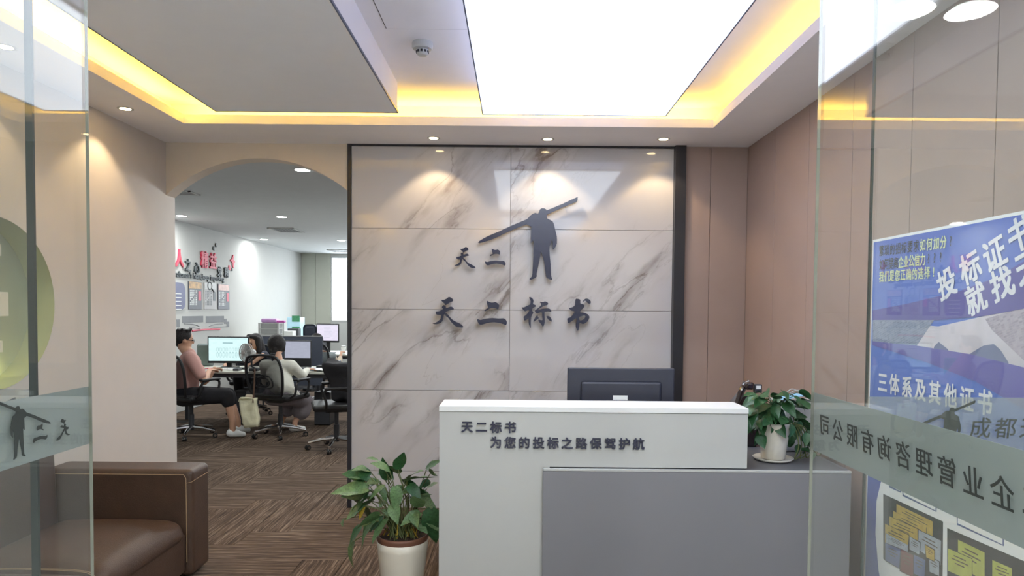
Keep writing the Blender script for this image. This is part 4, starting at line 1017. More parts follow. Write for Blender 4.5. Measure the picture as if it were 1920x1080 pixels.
for i, (a, b, c, d, m) in enumerate(certs):
    cx_, cy_ = (a[0] + b[0] + c[0] + d[0]) / 4, (a[1] + b[1] + c[1] + d[1]) / 4
    pos_shape([(x + (1.1 if x > cx_ else -1.1), y + (1.1 if y > cy_ else -1.1)) for x, y in (a, b, c, d)], M['p_blk'], .0080 + i * .0004, 'printed_certificate_edge')
    pos_shape([a, b, c, d], M[m], .0082 + i * .0004, 'printed_certificate')
    for t0, u0, u1 in ((.18, .25, .75), (.34, .15, .85), (.5, .3, .7)):
        l0, l1 = lerp2(a, d, t0), lerp2(b, c, t0); l2, l3 = lerp2(a, d, t0 + .05), lerp2(b, c, t0 + .05)
        pos_shape([lerp2(l0, l1, u0), lerp2(l0, l1, u1), lerp2(l2, l3, u1), lerp2(l2, l3, u0)], M['p_ink'], .0084 + i * .0004, 'printed_line')
# thin certificate frames at the top of the white field
for (x0, y0, x1, y1, h) in ((1668, 900, 1690, 910, 14), (1693, 916, 1757, 946, 14), (1739, 930, 1813, 965, 14), (1795, 970, 1883, 1010, 14)):
    pos_shape([(x0, y0), (x1, y1), (x1, y1 + h), (x0, y0 + h)], M['p_peak'], .0076, 'printed_frame')
    pos_shape([(x0 + 2, y0 + 1), (x1 - 2, y1 - 1), (x1 - 2, y1 + h - 3), (x0 + 2, y0 + h - 3)], M['paper'], .0080, 'printed_frame')

# ------------------------------------------------------------------ office: wall graphics
XW = OXL + .002
def ow(px, py): return onX(px, py, XW)
def WM(p, off=.002): return Matrix(((0, 0, 1, OXL + off), (1, 0, 0, p.y), (0, 1, 0, p.z), (0, 0, 0, 1)))
mot = thing('wall_motto', 'red and charcoal raised motto characters high on the office left wall', 'lettering', (OXL, 10.3, 2.0))
for ch, px, py, s, m in (('匠', 317, 480, .26, 'redsign'), ('人', 335, 484, .26, 'redsign'), ('之', 351, 497, .19, 'darksign'), ('心', 367.6, 503, .19, 'darksign'), ('精', 382, 487, .26, 'redsign'), ('益', 398, 489, .26, 'redsign'), ('求', 410, 510, .17, 'darksign'), ('精', 423, 511, .17, 'darksign')):
    p = ow(px, py); put('character', glyph_bm(ch, WM(p), s * .95, s * 1.02, .02, .03), M[m], mot)
pa, pb_ = ow(328, 515), ow(424, 525)
yl = pb_.y - (pb_.y - pa.y) * 32 / 28.5
put('english_line', glyph_bm("Craftsman's heart,keep improving", WM(Vector((0, (yl + pb_.y) / 2, (pa.z + pb_.z) / 2))), (pb_.y - yl) / 15.2, .12, .012, .018), M['darksign'], mot)
for px, py, s, m in ((404.6, 459.5, .03, 'darksign'), (400, 466, .03, 'darksign'), (434, 505, .028, 'darksign'), (430, 502, .04, 'redsign')):
    p = ow(px, py); t = B(); abox(t, OXL, OXL + .015, p.y - s, p.y + s, p.z - s, p.z + s, .006, 1); put('fleck', t, M[m], mot)
p = ow(435, 489); t = flat([[(-.10, .0), (-.02, .03), (.02, .10), (.05, .10), (.03, .02), (.09, -.01), (.06, -.04), (.04, -.12), (.0, -.10), (-.01, -.03)]], .015); bmesh.ops.transform(t, matrix=WM(p), verts=t.verts); put('bird', t, M['redsign'], mot)
def owrect(name, px0, py0, px1, py1, m, off, parent, round_=0):
    a, b, c, d = ow(px0, py0), ow(px1, py1), None, None
    t = B(); abox(t, OXL, OXL + off, a.y, b.y, b.z, a.z, .001 if not round_ else round_, 2 if not round_ else 4); return put(name, t, M[m] if isinstance(m, str) else m, parent)
# posters; tops/bottoms measured at their own left edge
def poster_small(px0, px1, ytop, ybot, ground, head, tagc, label):
    a, b, c = ow(px0, ytop), ow(px1, ytop), ow(px0, ybot)
    zt_, zb2 = a.z, c.z; t_ = thing('wall_poster', label, 'poster', (OXL, (a.y + b.y) / 2, zb2))
    put('board', box(OXL, OXL + .012, a.y, b.y, zb2, zt_, .001, 1), M[ground], t_)
    put('picture_strip', box(OXL + .0122, OXL + .014, a.y + .01, b.y - .01, zt_ - (zt_ - zb2) * .25, zt_ - .006), M[head], t_)
    W_ = b.y - a.y
    put('title_tag', box(OXL + .0122, OXL + .0145, b.y - W_ * .27, b.y - W_ * .07, zt_ - (zt_ - zb2) * .68, zt_ - (zt_ - zb2) * .34), M[tagc], t_)
    n = 5
    for i in range(n):
        y = a.y + W_ * (.12 + .11 * i); h = (zt_ - zb2)
        chs = ''.join(random.Random(i).sample('专注诚信品质创新服务共赢责任', 8)) if False else None
        t2 = B(); 
        for k2 in range(9):
            zz = zt_ - h * (.33 + .062 * k2)
            if zz < zb2 + .03 or (i + k2) % 7 == 6: continue
            abox(t2, OXL + .0122, OXL + .0138, y - W_ * .03, y + W_ * .03, zz - h * .022, zz + h * .022)
        put('print_column', t2, M['paper'] if ground != 'greyboard' else M['darksign'], t_)
    return t_
M['darkboard'] = mat('charcoal_board', (66, 66, 74), .5); M['greyboard'] = mat('mid_grey_board', (164, 160, 158), .5); M['goldprint'] = mat('print_amber_gears', (176, 134, 70), .5, var=.5, scale=14)
M['paleprint'] = mat('print_pale_magnifier', (190, 190, 188), .5, var=.1); M['pinkprint'] = mat('print_handshake', (206, 170, 160), .5, var=.25, scale=12); M['purpleboard'] = mat('indigo_board', (74, 76, 116), .5, var=.06)
poster_small(352.5, 377, 527, 580, 'darkboard', 'goldprint', 'redsign', 'charcoal wall poster with amber picture, leftmost of three rectangles')
pp = poster_small(382, 404, 529, 580, 'greyboard', 'paleprint', 'darksign', 'grey wall poster with a magnifier picture, middle of three')
q = ow(392, 536); t = B(); ring = [(OXL + .016, q.y + .07 * math.cos(a * PI / 12), q.z + .06 * math.sin(a * PI / 12)) for a in range(25)]; tube(t, ring, .006, 6); tube(t, [(OXL + .016, q.y + .06, q.z - .04), (OXL + .016, q.y + .14, q.z - .09)], .009, 6); put('magnifier', t, M['darksign'], pp)
poster_small(408, 429, 532, 580, 'darkboard', 'pinkprint', 'redsign', 'charcoal wall poster with a pink handshake picture, rightmost of three')
a, b = ow(316, 528), ow(346, 528); zb2 = ow(330, 581).z
t_ = thing('wall_poster', 'rounded indigo wall board cut off by the arch jamb', 'poster', (OXL, a.y, zb2))
hw_, hh_ = (b.y - a.y) / 2, (a.z - zb2) / 2
t = flat([[(hw_ * math.copysign(abs(math.cos(q_)) ** .5, math.cos(q_)), hh_ * math.copysign(abs(math.sin(q_)) ** .5, math.sin(q_))) for q_ in [2 * PI * k_ / 32 for k_ in range(32)]]], .014)
bmesh.ops.transform(t, matrix=WM(Vector((0, (a.y + b.y) / 2, zb2 + hh_)), 0), verts=t.verts); put('board', t, M['purpleboard'], t_)
for i in range(5):
    zz = a.z - .16 - .055 * i; put('print_line', box(OXL + .0142, OXL + .0152, a.y + .1, b.y - .12, zz - .006, zz + .006), M['paper'], t_)
# grey and red furniture graphic
gr_ = thing('wall_graphic', 'grey and red sofa-like decal low on the office left wall', 'wall decal', (OXL, 10.4, 1.4))
for (x0, y0, x1, y1, m) in ((341.5, 593, 381, 604, 'greydecal'), (386, 593, 420, 604, 'greydecal'), (420, 598, 425, 607, 'greydecal'), (425, 603, 429.5, 613, 'greydecal'), (331, 599, 337, 613, 'greydecal')):
    owrect('grey_block', x0, y0, x1, y1, m, .004, gr_)
for pts, m, r in (([(345, 607), (362, 608), (374, 612)], 'greydecal', .006), ([(392, 612), (404, 608), (418, 607)], 'greydecal', .006), ([(355, 614), (368, 615), (378, 618)], 'greydecal', .005), ([(392, 617), (404, 614), (426, 612)], 'greydecal', .005), ([(360, 620.5), (385, 618), (412, 617.5)], 'redsign', .014)):
    t = B(); tube(t, cr([ow(x, y) for x, y in pts], 4), r, 5); put('swoosh', t, M[m], gr_)

# ------------------------------------------------------------------ office furniture
def office_chair(loc, rz, label, group='black office swivel chairs'):
    c = thing('office_chair', label, 'chair', loc, rz, group)
    P = lambda n, b, m, parent=c, **k: put(n, b, M[m], parent, world=False, **k)
    t = B(); abox(t, -.24, .24, -.21, .25, .43, .50, .03, 3); P('seat', t, 'black')
    fr = cr([(-.19, -.24, .50), (-.225, -.27, .62), (-.235, -.30, .80), (-.19, -.325, .93), (-.06, -.335, .96), (.06, -.335, .96), (.19, -.325, .93), (.235, -.30, .80), (.225, -.27, .62), (.19, -.24, .50)], 4)
    t = B(); tube(t, fr + [fr[0]], .016, 8); P('back_frame', t, 'black')
    t = B(); rows = []
    for i in range(9):
        s = i / 8; z = .51 + .44 * s; hw = (.19 + .05 * math.sin(PI * min(1, s * .9))) if s < .9 else .15; y = -.245 - .09 * s
        rows.append([t.verts.new((x * hw, y - .03 * (1 - x * x), z)) for x in (-1, -.5, 0, .5, 1)])
    for a, b in zip(rows[:-1], rows[1:]):
        for j in range(4): t.faces.new((a[j], a[j + 1], b[j + 1], b[j]))
    P('back_mesh', t, 'meshcloth')
    for s in (1.0, .6):
        lp = [(-.10 * s, 0, -.06 * s), (.10 * s, 0, -.06 * s), (.085 * s, 0, .06 * s), (-.085 * s, 0, .06 * s)]
        t = B(); q = cr([(x, -.298 - z * .2, .66 + z) for x, y, z in lp], 4, True); tube(t, q + [q[0]], .008, 6); P('lumbar_ring', t, 'black')
    for s in (-1, 1):
        t = B(); tube(t, cr([(s * .22, -.14, .46), (s * .29, -.13, .52), (s * .295, -.10, .64), (s * .28, .05, .67), (s * .285, .14, .64), (s * .28, .12, .52), (s * .22, .12, .46)], 4), .014, 8); P('armrest', t, 'black')
        t = B(); abox(t, s * .285 - .032, s * .285 + .032, -.12, .14, .66, .685, .01, 2); P('arm_pad', t, 'black')
    t = B(); lathe(t, [(.03, .08), (.03, .26), (.022, .26), (.022, .42)], n=14); P('gas_lift', t, 'darkgrey')
    t = B(); abox(t, -.1, .1, -.12, .12, .40, .435, .008, 1); P('tilt_mechanism', t, 'black')
    for i in range(5):
        a = 2 * PI * i / 5 + .3; R = Matrix.Rotation(a, 4, 'Z')
        t = B(); tube(t, [R @ Vector((.02, 0, .115)), R @ Vector((.15, 0, .105)), R @ Vector((.29, 0, .078))], [.024, .019, .013], 8); lg = P('base_leg', t, 'chrome')
        e = R @ Vector((.29, 0, 0))
        t = B(); lathe(t, [(.02, -.006), (.026, -.006), (.026, .006), (.02, .006)], n=14, M4=Matrix.Translation((e.x, e.y, .028)) @ Matrix.Rotation(a + .5, 4, 'Z') @ Matrix.Translation((0, .012, 0)) @ Matrix.Rotation(PI / 2, 4, 'X')); 
        lathe(t, [(.028, -.008), (.028, .008)], n=14, M4=Matrix.Translation((e.x, e.y, .028)) @ Matrix.Rotation(a + .5, 4, 'Z') @ Matrix.Translation((0, -.012, 0)) @ Matrix.Rotation(PI / 2, 4, 'X')); P('caster', t, 'wheel', lg)
        t = B(); tube(t, [Vector((e.x, e.y, .03)), Vector((e.x, e.y, .082))], .009, 8); P('caster_stem', t, 'chrome', lg)
        t = B(); lathe(t, [(.013, -.024), (.015, -.024), (.015, .024), (.013, .024)], n=14, M4=Matrix.Translation((e.x, e.y, .028)) @ Matrix.Rotation(a + .5, 4, 'Z') @ Matrix.Rotation(PI / 2, 4, 'X')); P('caster_hub', t, 'chrome', lg)
    return c
def dup(root, loc, rz, label):
    r = root.copy(); COL.objects.link(r); r.location = loc; r.rotation_euler = (0, 0, rz); r['label'] = label
    for ch in list(root.children):
        c = ch.copy(); COL.objects.link(c); c.parent = r
        for g in ch.children:
            d = g.copy(); COL.objects.link(d); d.parent = c
    return r
hA = onZ(526, 800, .11); hB = onZ(359, 801, .11); hC = onZ(631, 822, .11)
chA = office_chair((hA.x, hA.y, 0), -.30, 'black mesh office chair under the woman in the white shirt')
chB = dup(chA, (hB.x, hB.y, 0), -.42, 'black mesh office chair under the man in the pink T-shirt')
chC = dup(chA, (hC.x, hC.y, 0), 1.9, 'empty black office chair nearest the marble wall with a jacket on its back')
chD = dup(chA, (onY(470, 700, 9.5).x, 9.5, 0), PI + .2, 'office chair of the woman facing us behind the desk')
chE = dup(chA, (onY(597, 700, 10.42).x, 10.42, 0), 0, 'office chair of the long-haired person beyond the dark desk screen')

def table(name, label, x0, x1, y0, y1, z, legs=True):
    t_ = thing(name, label, 'desk', ((x0 + x1) / 2, (y0 + y1) / 2, 0))
    put('tabletop', box(x0, x1, y0, y1, z - .028, z, .003, 1), M['desk'], t_)
    put('edge_rail', box(x0 + .03, x1 - .03, y0 + .04, y0 + .06, z - .08, z - .029), M['darkgrey'], t_)
    for x in (x0 + .05, x1 - .05):
        for y in (y0 + .08, y1 - .08): put('leg', box(x - .02, x + .02, y - .02, y + .02, 0, z - .029), M['darkgrey'], t_)
    return t_
dx0 = onY(368, 700, 8.3).x; DYF = 8.3
dz = onY(520, 697, DYF).z
table('office_desk', 'long pale desk shared by the seated workers in the office', -4.4, -1.0, DYF, 9.1, dz)
# dark modesty panel below desk
dt2y = 11.0; table('office_desk', 'far pale desk beyond the dark desk screen', onY(585, 700, dt2y).x, -1.0, dt2y, dt2y + .9, .75)
# cabinet along left wall
cb = thing('low_cabinet', 'low white-topped cabinet against the office left wall below the rack', 'cabinet', (OXL + .25, 12.8, 0))
cbx1 = OXL + .85
zt_c = onX(500, 640, OXL + .4).z
zt_c = .92
put('body', box(OXL + .01, cbx1, 11.6, 14.4, 0, zt_c - .03), M['darkgrey'], cb); put('worktop', box(OXL + .005, cbx1 + .02, 11.58, 14.42, zt_c - .029, zt_c, .002, 1), M['desk'], cb)
for i in range(4): 
    y = 11.62 + .69 * i; dd = put('door', box(cbx1, cbx1 + .008, y + .005, y + .685, .04, zt_c - .05), M['darkgrey'], cb); put('handle', box(cbx1 + .008, cbx1 + .02, y + .6, y + .62, .5, .62), M['chrome'], dd)
# rack
q = onY(509, 620, 11.9)
rk = thing('storage_rack', 'white wire rack standing on the low cabinet', 'rack', (q.x, 11.9, zt_c))
w_, d_ = .165, .13; zr_ = onY(509, 605, 11.9).z
for sx in (-w_, w_):
    for sy in (-d_, d_): put('post', box(q.x + sx - .012, q.x + sx + .012, 11.9 + sy - .012, 11.9 + sy + .012, zt_c, zr_), M['white'], rk)
for i in range(4):
    z = zt_c + .02 + (zr_ - zt_c - .03) * i / 3; put('shelf', box(q.x - w_, q.x + w_, 11.9 - d_, 11.9 + d_, z - .006, z + .006), M['white'], rk)
for i in range(3):
    z = zt_c + .03 + (zr_ - zt_c - .03) * i / 3; put('drawer', box(q.x - w_ + .02, q.x + w_ - .02, 11.9 - d_ + .005, 11.9 + d_ - .01, z, z + .09), M['vent'], rk)
pk = thing('plastic_package', 'purple plastic-wrapped package lying on top of the white rack', 'package', (q.x, 11.9, zr_))
t = B(); abox(t, q.x - .15, q.x + .12, 11.8, 11.98, zr_ + .001, zr_ + .07, .025, 3); put('wrap', t, M['purple'], pk)
t = B(); abox(t, q.x + .10, q.x + .25, 11.82, 11.92, zr_ + .002, zr_ + .04, .015, 2); put('loose_end', t, M['magenta'], pk)
# white box and magenta box
q2 = onY(533, 628, 12.1); put('b', B(), None) if False else None
o = put('carton', box(q2.x - .03, q2.x + .15, 12.1, 12.28, zt_c, zt_c + .16, .004, 1), M['paper']); tag(o, 'plain white carton on the low cabinet right of the rack', 'box')
q2 = onY(548, 630, 11.75); bx2 = thing('carton', 'dark carton with a magenta label on the low cabinet', 'box', (q2.x, 12.6, zt_c))
cx_ = onY(551, 630, 12.6).x
put('body', box(cx_ - .10, cx_ + .10, 12.55, 12.7, zt_c, zt_c + .19, .004, 1), M['darkgrey'], bx2); put('label_patch', box(cx_ - .09, cx_ + .05, 12.547, 12.55, zt_c + .01, zt_c + .08), M['magenta'], bx2)
q = onY(555, 617, 13.6)
wd_ = thing('water_dispenser', 'pale blue water dispenser box with green labels in the office corner', 'water dispenser', (q.x, 13.6, zt_c))
zt2 = onY(555, 595, 13.6).z
put('body', box(q.x - .13, q.x + .13, 13.45, 13.75, zt_c, zt2, .012, 2), M['blue'], wd_)
for (a, b) in ((.30, .42), (.08, .2)): put('green_label', box(q.x - .03, q.x + .12, 13.446, 13.45, zt_c + a, zt_c + b), M['green'], wd_)
put('tap', box(q.x - .08, q.x - .06, 13.42, 13.45, zt_c + .1, zt_c + .16), M['white'], wd_)
sc_ = thing('desk_screen', 'dark fabric desk screen behind the woman in the white shirt', 'partition', (-3.0, 9.9, 0))
s0, s1 = onY(489, 640, 9.9), onY(604, 640, 9.9); szt = onY(550, 631, 9.9).z
put('panel', box(s0.x, s1.x, 9.90, 9.925, dz - .35, szt, .004, 1), mat('slate_fabric', (64, 70, 84), .9, bump=.2), sc_)
put('top_rail', box(s0.x - .002, s1.x + .002, 9.897, 9.928, szt, szt + .012), M['vent'], sc_)
for x in (s0.x + .03, s1.x - .03): put('foot', box(x - .012, x + .012, 9.902, 9.924, 0, dz - .35), M['darkgrey'], sc_)

def monitor(px0, px1, pyt, pyb, Y, desk_z, scr, label, rz=0.0):
    a, b = onY(px0, (pyt + pyb) / 2, Y), onY(px1, (pyt + pyb) / 2, Y); z1 = onY((px0 + px1) / 2, pyt, Y).z; z0 = onY((px0 + px1) / 2, pyb, Y).z
    hw = (b.x - a.x) / 2; cx_ = (a.x + b.x) / 2
    m_ = thing('monitor', label, 'monitor', (cx_, Y, desk_z), rz)
    z1 -= desk_z; z0 -= desk_z
    P = lambda n, b_, mt, **k: put(n, b_, M[mt], m_, world=False, **k)
    P('bezel', box(-hw, hw, 0, .025, z0, z1, .004, 1), 'black')
    o = P('screen', box(-hw + .015, hw - .015, -.002, .001, z0 + .03, z1 - .015), scr, label='lit screen')
    t = B(); W2 = hw - .015; zz0, zz1 = z0 + .03, z1 - .015; H2 = zz1 - zz0
    def blk(u0, u1, v0, v1): abox(t, -W2 + 2 * W2 * u0, -W2 + 2 * W2 * u1, -.0035, -.002, zz0 + H2 * v0, zz0 + H2 * v1)
    blk(.02, .98, .945, .952)
    if scr == 'screen1':
        blk(.36, .62, .76, .79)
        for r_2 in range(2):
            for c_2 in range(8):
                u0 = .2 + .08 * c_2; v0 = .42 - .22 * r_2
                blk(u0, u0 + .05, v0, v0 + .006); blk(u0, u0 + .05, v0 + .13, v0 + .136); blk(u0, u0 + .004, v0, v0 + .13); blk(u0 + .046, u0 + .05, v0, v0 + .13); blk(u0 + .01, u0 + .04, v0 - .05, v0 - .035)
    else:
        for r_2 in range(9): blk(.32, .62 + .04 * (r_2 % 4), .8 - .075 * r_2, .806 - .075 * r_2)
    P('screen_content', t, 'ui')
    P('stand_neck', box(-.03, .03, .026, .045, .012, z0 + .12), 'black'); P('stand_base', box(-.11, .11, -.05, .1, 0, .012, .003, 1), 'black')
    return m_
monitor(390, 466, 631, 681, 8.78, dz, 'screen1', 'black monitor with a pale spreadsheet beside the man in pink', .05)
monitor(592.5, 636, 607, 642, 11.3, .75, 'screen3', 'black monitor with a white document on the far desk', -.1)
# laptop
la = onY(568, 670, 8.75)
lp = thing('laptop', 'dark open laptop in front of the dark desk screen', 'laptop', (la.x, 8.75, dz))
x0, x1 = onY(534, 660, 8.85).x, onY(582, 660, 8.85).x
zl0, zl1 = onY(560, 671, 8.85).z, onY(560, 640, 8.85).z
put('screen_lid', box(x0 - .01, x1 + .012, 8.85, 8.86, dz + .014, zl1 + .012, .003, 1), M['black'], lp)
put('screen', box(x0, x1, 8.848, 8.851, zl0, zl1), M['screen2'], lp)
put('keyboard_base', box(x0 - .01, x1 + .012, 8.6, 8.85, dz, dz + .013, .003, 1), M['darkgrey'], lp)
# keyboards, papers and small things on the desk
q = onY(415, 692, 8.45)
kb = thing('keyboard', 'white keyboard with coloured keys before the spreadsheet monitor', 'keyboard', (q.x, 8.47, dz))
put('body', box(q.x - .2, q.x + .18, 8.4, 8.53, dz, dz + .016, .003, 1), M['paper'], kb)
for i in range(12):
    for j in range(3): put('key', box(q.x - .19 + .03 * i, q.x - .165 + .03 * i, 8.41 + .038 * j, 8.44 + .038 * j, dz + .0162, dz + .023), M[('redsign' if i < 3 else 'green_plastic' if i < 6 else 'paper')], kb)
rnd = random.Random(5)
for i, (px, dd, rz) in enumerate(((625, 8.42, .2), (640, 8.5, -.3), (612, 8.6, .5), (633, 8.75, .1), (607, 8.47, -.5))):
    x = onY(px, 690, dd).x; t = B(); abox(t, -.105, .105, -.148, .148, 0, .002 + .001 * i)
    o = put('paper_sheet', t, M['paper'], None); o.location = (x, dd + .02, dz + .0005 + .0045 * i); o.rotation_euler = (0, .0, rz)
    tag(o, ['lowest white paper sheet at the marble end of the long desk', 'white paper sheet touching the marble edge on the long desk', 'white paper sheet in front of the desk screen right end', 'rearmost white paper sheet on the long desk', 'white paper sheet nearest the hand of the woman in white'][i], 'paper', 'loose papers on the long desk')
q = onY(600, 684, 8.9); o = put('phone', box(q.x - .04, q.x + .05, 8.86, 8.98, dz, dz + .03, .006, 2), M['black'])
tag(o, 'small black device on the long desk beside the papers', 'device')
q = onY(352, 660, 8.9)
gb = thing('laptop_bag', 'grey-blue bag standing on the desk left of the spreadsheet monitor', 'bag', (onY(382, 665, 8.95).x, 9.0, dz))
bb = onY(382, 665, 8.95); put('bag_body', box(bb.x - .10, bb.x + .10, 8.95, 9.05, dz, dz + .30, .03, 3), M['greycloth'], gb)
for (px, yy, w2, d2, h2, m_, n_, l_, c_) in ((432, 8.62, .2, .06, .018, 'black', 'keyboard', 'black keyboard under the spreadsheet monitor', 'keyboard'), (445, 8.40, .035, .055, .03, 'darkgrey', 'computer_mouse', 'dark mouse right of the white keyboard', 'mouse'),
        (588, 8.62, .10, .14, .012, 'p_deepblue', 'notebook', 'dark blue notebook between the laptop and the loose papers', 'notebook'), (650, 8.9, .12, .05, .05, 'black', 'cable_box', 'black box at the desk end against the marble edge', 'box'), (505, 8.75, .05, .05, .11, 'paper', 'tissue_pack', 'white tissue pack between the fan and the woman in white', 'tissue')):
    x = onY(px, 690, yy).x; o = put(n_, box(x - w2, x + w2, yy - d2, yy + d2, dz, dz + h2, min(h2, .02) * .3, 2), M[m_] if m_ in M else mat('navy_cover', (52, 70, 110), .6)); tag(o, l_, c_)
# fan
q = onY(462, 661, 8.25)
fn = thing('desk_fan', 'small white desk fan between the man and the woman', 'fan', (q.x, 8.36, dz))
D = Vector((-.5, -.86, .05)).normalized(); fx = Matrix.Translation(q) @ D.to_track_quat('Z', 'Y').to_matrix().to_4x4()
R_ = .108
for s in (-.02, .03):
    t = B(); ring = [fx @ Vector((R_ * math.cos(a * PI / 12), R_ * math.sin(a * PI / 12), s * .6)) for a in range(25)]; tube(t, ring, .005, 6); put('guard_ring', t, M['white'], fn)
for k_ in range(36):
    a = 2 * PI * k_ / 36; c, s = math.cos(a), math.sin(a); t = B()
    tube(t, [fx @ Vector((.02 * c, .02 * s, .04)), fx @ Vector((.07 * c, .07 * s, .036)), fx @ Vector((R_ * c, R_ * s, .015)), fx @ Vector((.07 * c, .07 * s, -.03)), fx @ Vector((.02 * c, .02 * s, -.035))], .0026, 4); put('guard_wire', t, M['white'], fn)
for k_ in range(4):
    a = 2 * PI * k_ / 4; t = flat([[(.015, -.01), (.06, -.045), (.095, -.03), (.095, .02), (.05, .03), (.015, .012)]], .002); bmesh.ops.transform(t, matrix=fx @ Matrix.Rotation(a, 4, 'Z') @ Matrix.Rotation(.4, 4, 'X'), verts=t.verts); put('blade', t, M['vent'], fn)
t = B(); lathe(t, [(.03, -.04), (.045, -.05), (.045, -.09), (.03, -.12), (.0, -.125)], n=18, M4=fx); put('motor_housing', t, M['white'], fn)
t = B(); lathe(t, [(.022, .04), (.018, .046), (0, .047)], n=14, M4=fx); put('hub_cap', t, M['white'], fn)
mh = fx @ Vector((0, 0, -.075))
t = B(); tube(t, [mh, Vector((mh.x, mh.y, dz + .06)), Vector((mh.x + .01, 8.4, dz + .03))], .012, 8); put('neck', t, M['darkgrey'], fn)
t = B(); abox(t, mh.x - .05, mh.x + .06, 8.34, 8.44, dz, dz + .035, .012, 2); put('clip_base', t, M['darkgrey'], fn)
# tote bag
YT = 7.56
tb0 = onY(467, 775, YT); tb = thing('tote_bag', 'cream canvas tote bag hanging by a brown strap from the white-shirted woman\'s chair', 'bag', (tb0.x, YT, 0))
zt_b, zb_b = onY(466, 748, YT).z, onY(466, 803, YT).z
t = B(); prism(t, [(tb0.x - .115, YT, zt_b), (tb0.x + .070, YT, zt_b + .01), (tb0.x + .100, YT, zb_b + .02), (tb0.x - .06, YT, zb_b)], Vector((0, .06, 0)))
bmesh.ops.subdivide_edges(t, edges=t.edges[:], cuts=9, use_grid_fill=True)
for v in t.verts:
    v.co.y += .022 * pnoise(v.co * 14) + .01 * pnoise(v.co * 30); v.co.x += .014 * pnoise(v.co * 11 + Vector((5, 0, 0))); v.co.z += .012 * pnoise(Vector((v.co.x * 25, 0, 3))) * (1 if v.co.z > (zt_b + zb_b) / 2 else .6)
put('bag_body', t, M['canvas'], tb, smooth=True)
st0 = onY(474, 694, YT); t = B()
tube(t, cr([(st0.x - .03, YT + .10, st0.z - .02), (st0.x + .0, YT + .06, st0.z + .005), (st0.x + .015, YT + .01, st0.z - .06), (st0.x + .012, YT, zt_b + .12), (tb0.x + .045, YT, zt_b - .04)], 5), .0095, 6); put('strap', t, M['strap'], tb)
t = B(); tube(t, cr([(tb0.x - .12, YT + .02, zt_b - .03), (tb0.x - .09, YT, zt_b + .01), (tb0.x - .02, YT - .004, zt_b + .012), (tb0.x + .06, YT, zt_b - .0)], 4), .009, 6); put('handle', t, M['canvas'], tb)
t = B(); abox(t, tb0.x - .05, tb0.x + .03, YT + .01, YT + .05, zt_b - .02, zt_b + .045, .015, 3); put('contents', t, M['beigecloth'], tb)
# jacket on chair C
jx = hC.x; jy = hC.y
q = onY(646, 655, 10.0)
cu = thing('paper_cup', 'white lidded cup at the right end of the far desk by the marble edge', 'cup', (onY(644, 660, 11.2).x, 11.2, .75))
t = B(); lathe(t, [(.03, 0), (.042, .11)], n=16); put('cup_body', t, M['paper'], cu, world=False)
t = B(); lathe(t, [(.044, .11), (.044, .12), (.036, .125), (0, .126)], n=16, cap=False); put('lid', t, M['white'], cu, world=False)
gp = onY(353, 664, 8.75); o = put('snack_packet', box(gp.x - .06, gp.x + .09, 8.72, 8.78, dz, dz + .21, .02, 3), M['green_plastic']); tag(o, 'bright green packet on the desk behind the man in pink', 'packet')
jk = B(); abox(jk, jx - .05, jx + .30, jy - .08, jy + .22, .50, .92, .05, 3)
bmesh.ops.subdivide_edges(jk, edges=[e for e in jk.edges if e.calc_length() > .1], cuts=4, use_grid_fill=True)
for v in jk.verts:
    d_ = Vector((pnoise(v.co * 5), pnoise(v.co * 5 + Vector((9, 0, 0))), pnoise(v.co * 5 + Vector((0, 9, 0))))) * .06; v.co += d_
    v.co.x += (.92 - v.co.z) * .25 - .1
o = put('draped_jacket', jk, M['blackcloth'], None, smooth=True); tag(o, 'black jacket draped over the empty chair nearest the marble wall', 'jacket')
# pc tower under desk
for (px, l_) in ((455, 'black computer tower under the desk behind the tote bag'), (610, 'black computer tower under the desk behind the empty chair')):
    q = onY(px, 760, 8.8); o = thing('computer_tower', l_, 'computer', (q.x, 8.85, 0))
    put('case', box(q.x - .1, q.x + .1, 8.65, 9.05, 0, .42, .006, 1), M['black'], o); put('front_panel', box(q.x - .095, q.x + .095, 8.64, 8.65, .01, .41, .003, 1), M['darkgrey'], o)

# ------------------------------------------------------------------ people
def cap(bm, p0, r0, p1, r1, n=14, flat_=1.0):
    p0, p1 = Vector(p0), Vector(p1); ax = (p1 - p0); L = ax.length
    if L < 1e-5: ax = Vector((0, 0, 1)); L = 1e-5
    q = ax.normalized().to_track_quat('Z', 'Y').to_matrix()
    rings = []
    for i in range(5):
        a = -PI / 2 + PI / 2 * i / 4; rings.append((r0 * math.sin(a), max(r0 * math.cos(a), 1e-4)))
    for i in range(5):
        a = PI / 2 * i / 4; rings.append((L + r1 * math.sin(a), max(r1 * math.cos(a), 1e-4)))
    ring_between(bm, [[p0 + q @ Vector((r * math.cos(2 * PI * k / n), r * flat_ * math.sin(2 * PI * k / n), z)) for k in range(n)] for z, r in rings])
def ell(bm, c, r, rz=0):
    s = bmesh.ops.create_uvsphere(bm, u_segments=20, v_segments=12, radius=1.0)
    bmesh.ops.transform(bm, matrix=Matrix.Translation(c) @ Matrix.Rotation(rz, 4, 'Z') @ Matrix.Diagonal((r[0], r[1], r[2], 1)), verts=s['verts'])
def fleshed(name, bm, m, parent, vox=.011, sm=4, label=None):
    o = put(name, bm, m, parent, label=label)
    r = o.modifiers.new('remesh', 'REMESH'); r.mode = 'VOXEL'; r.voxel_size = vox; r.use_smooth_shade = True
    s = o.modifiers.new('smooth', 'SMOOTH'); s.iterations = sm; s.factor = .5
    return o
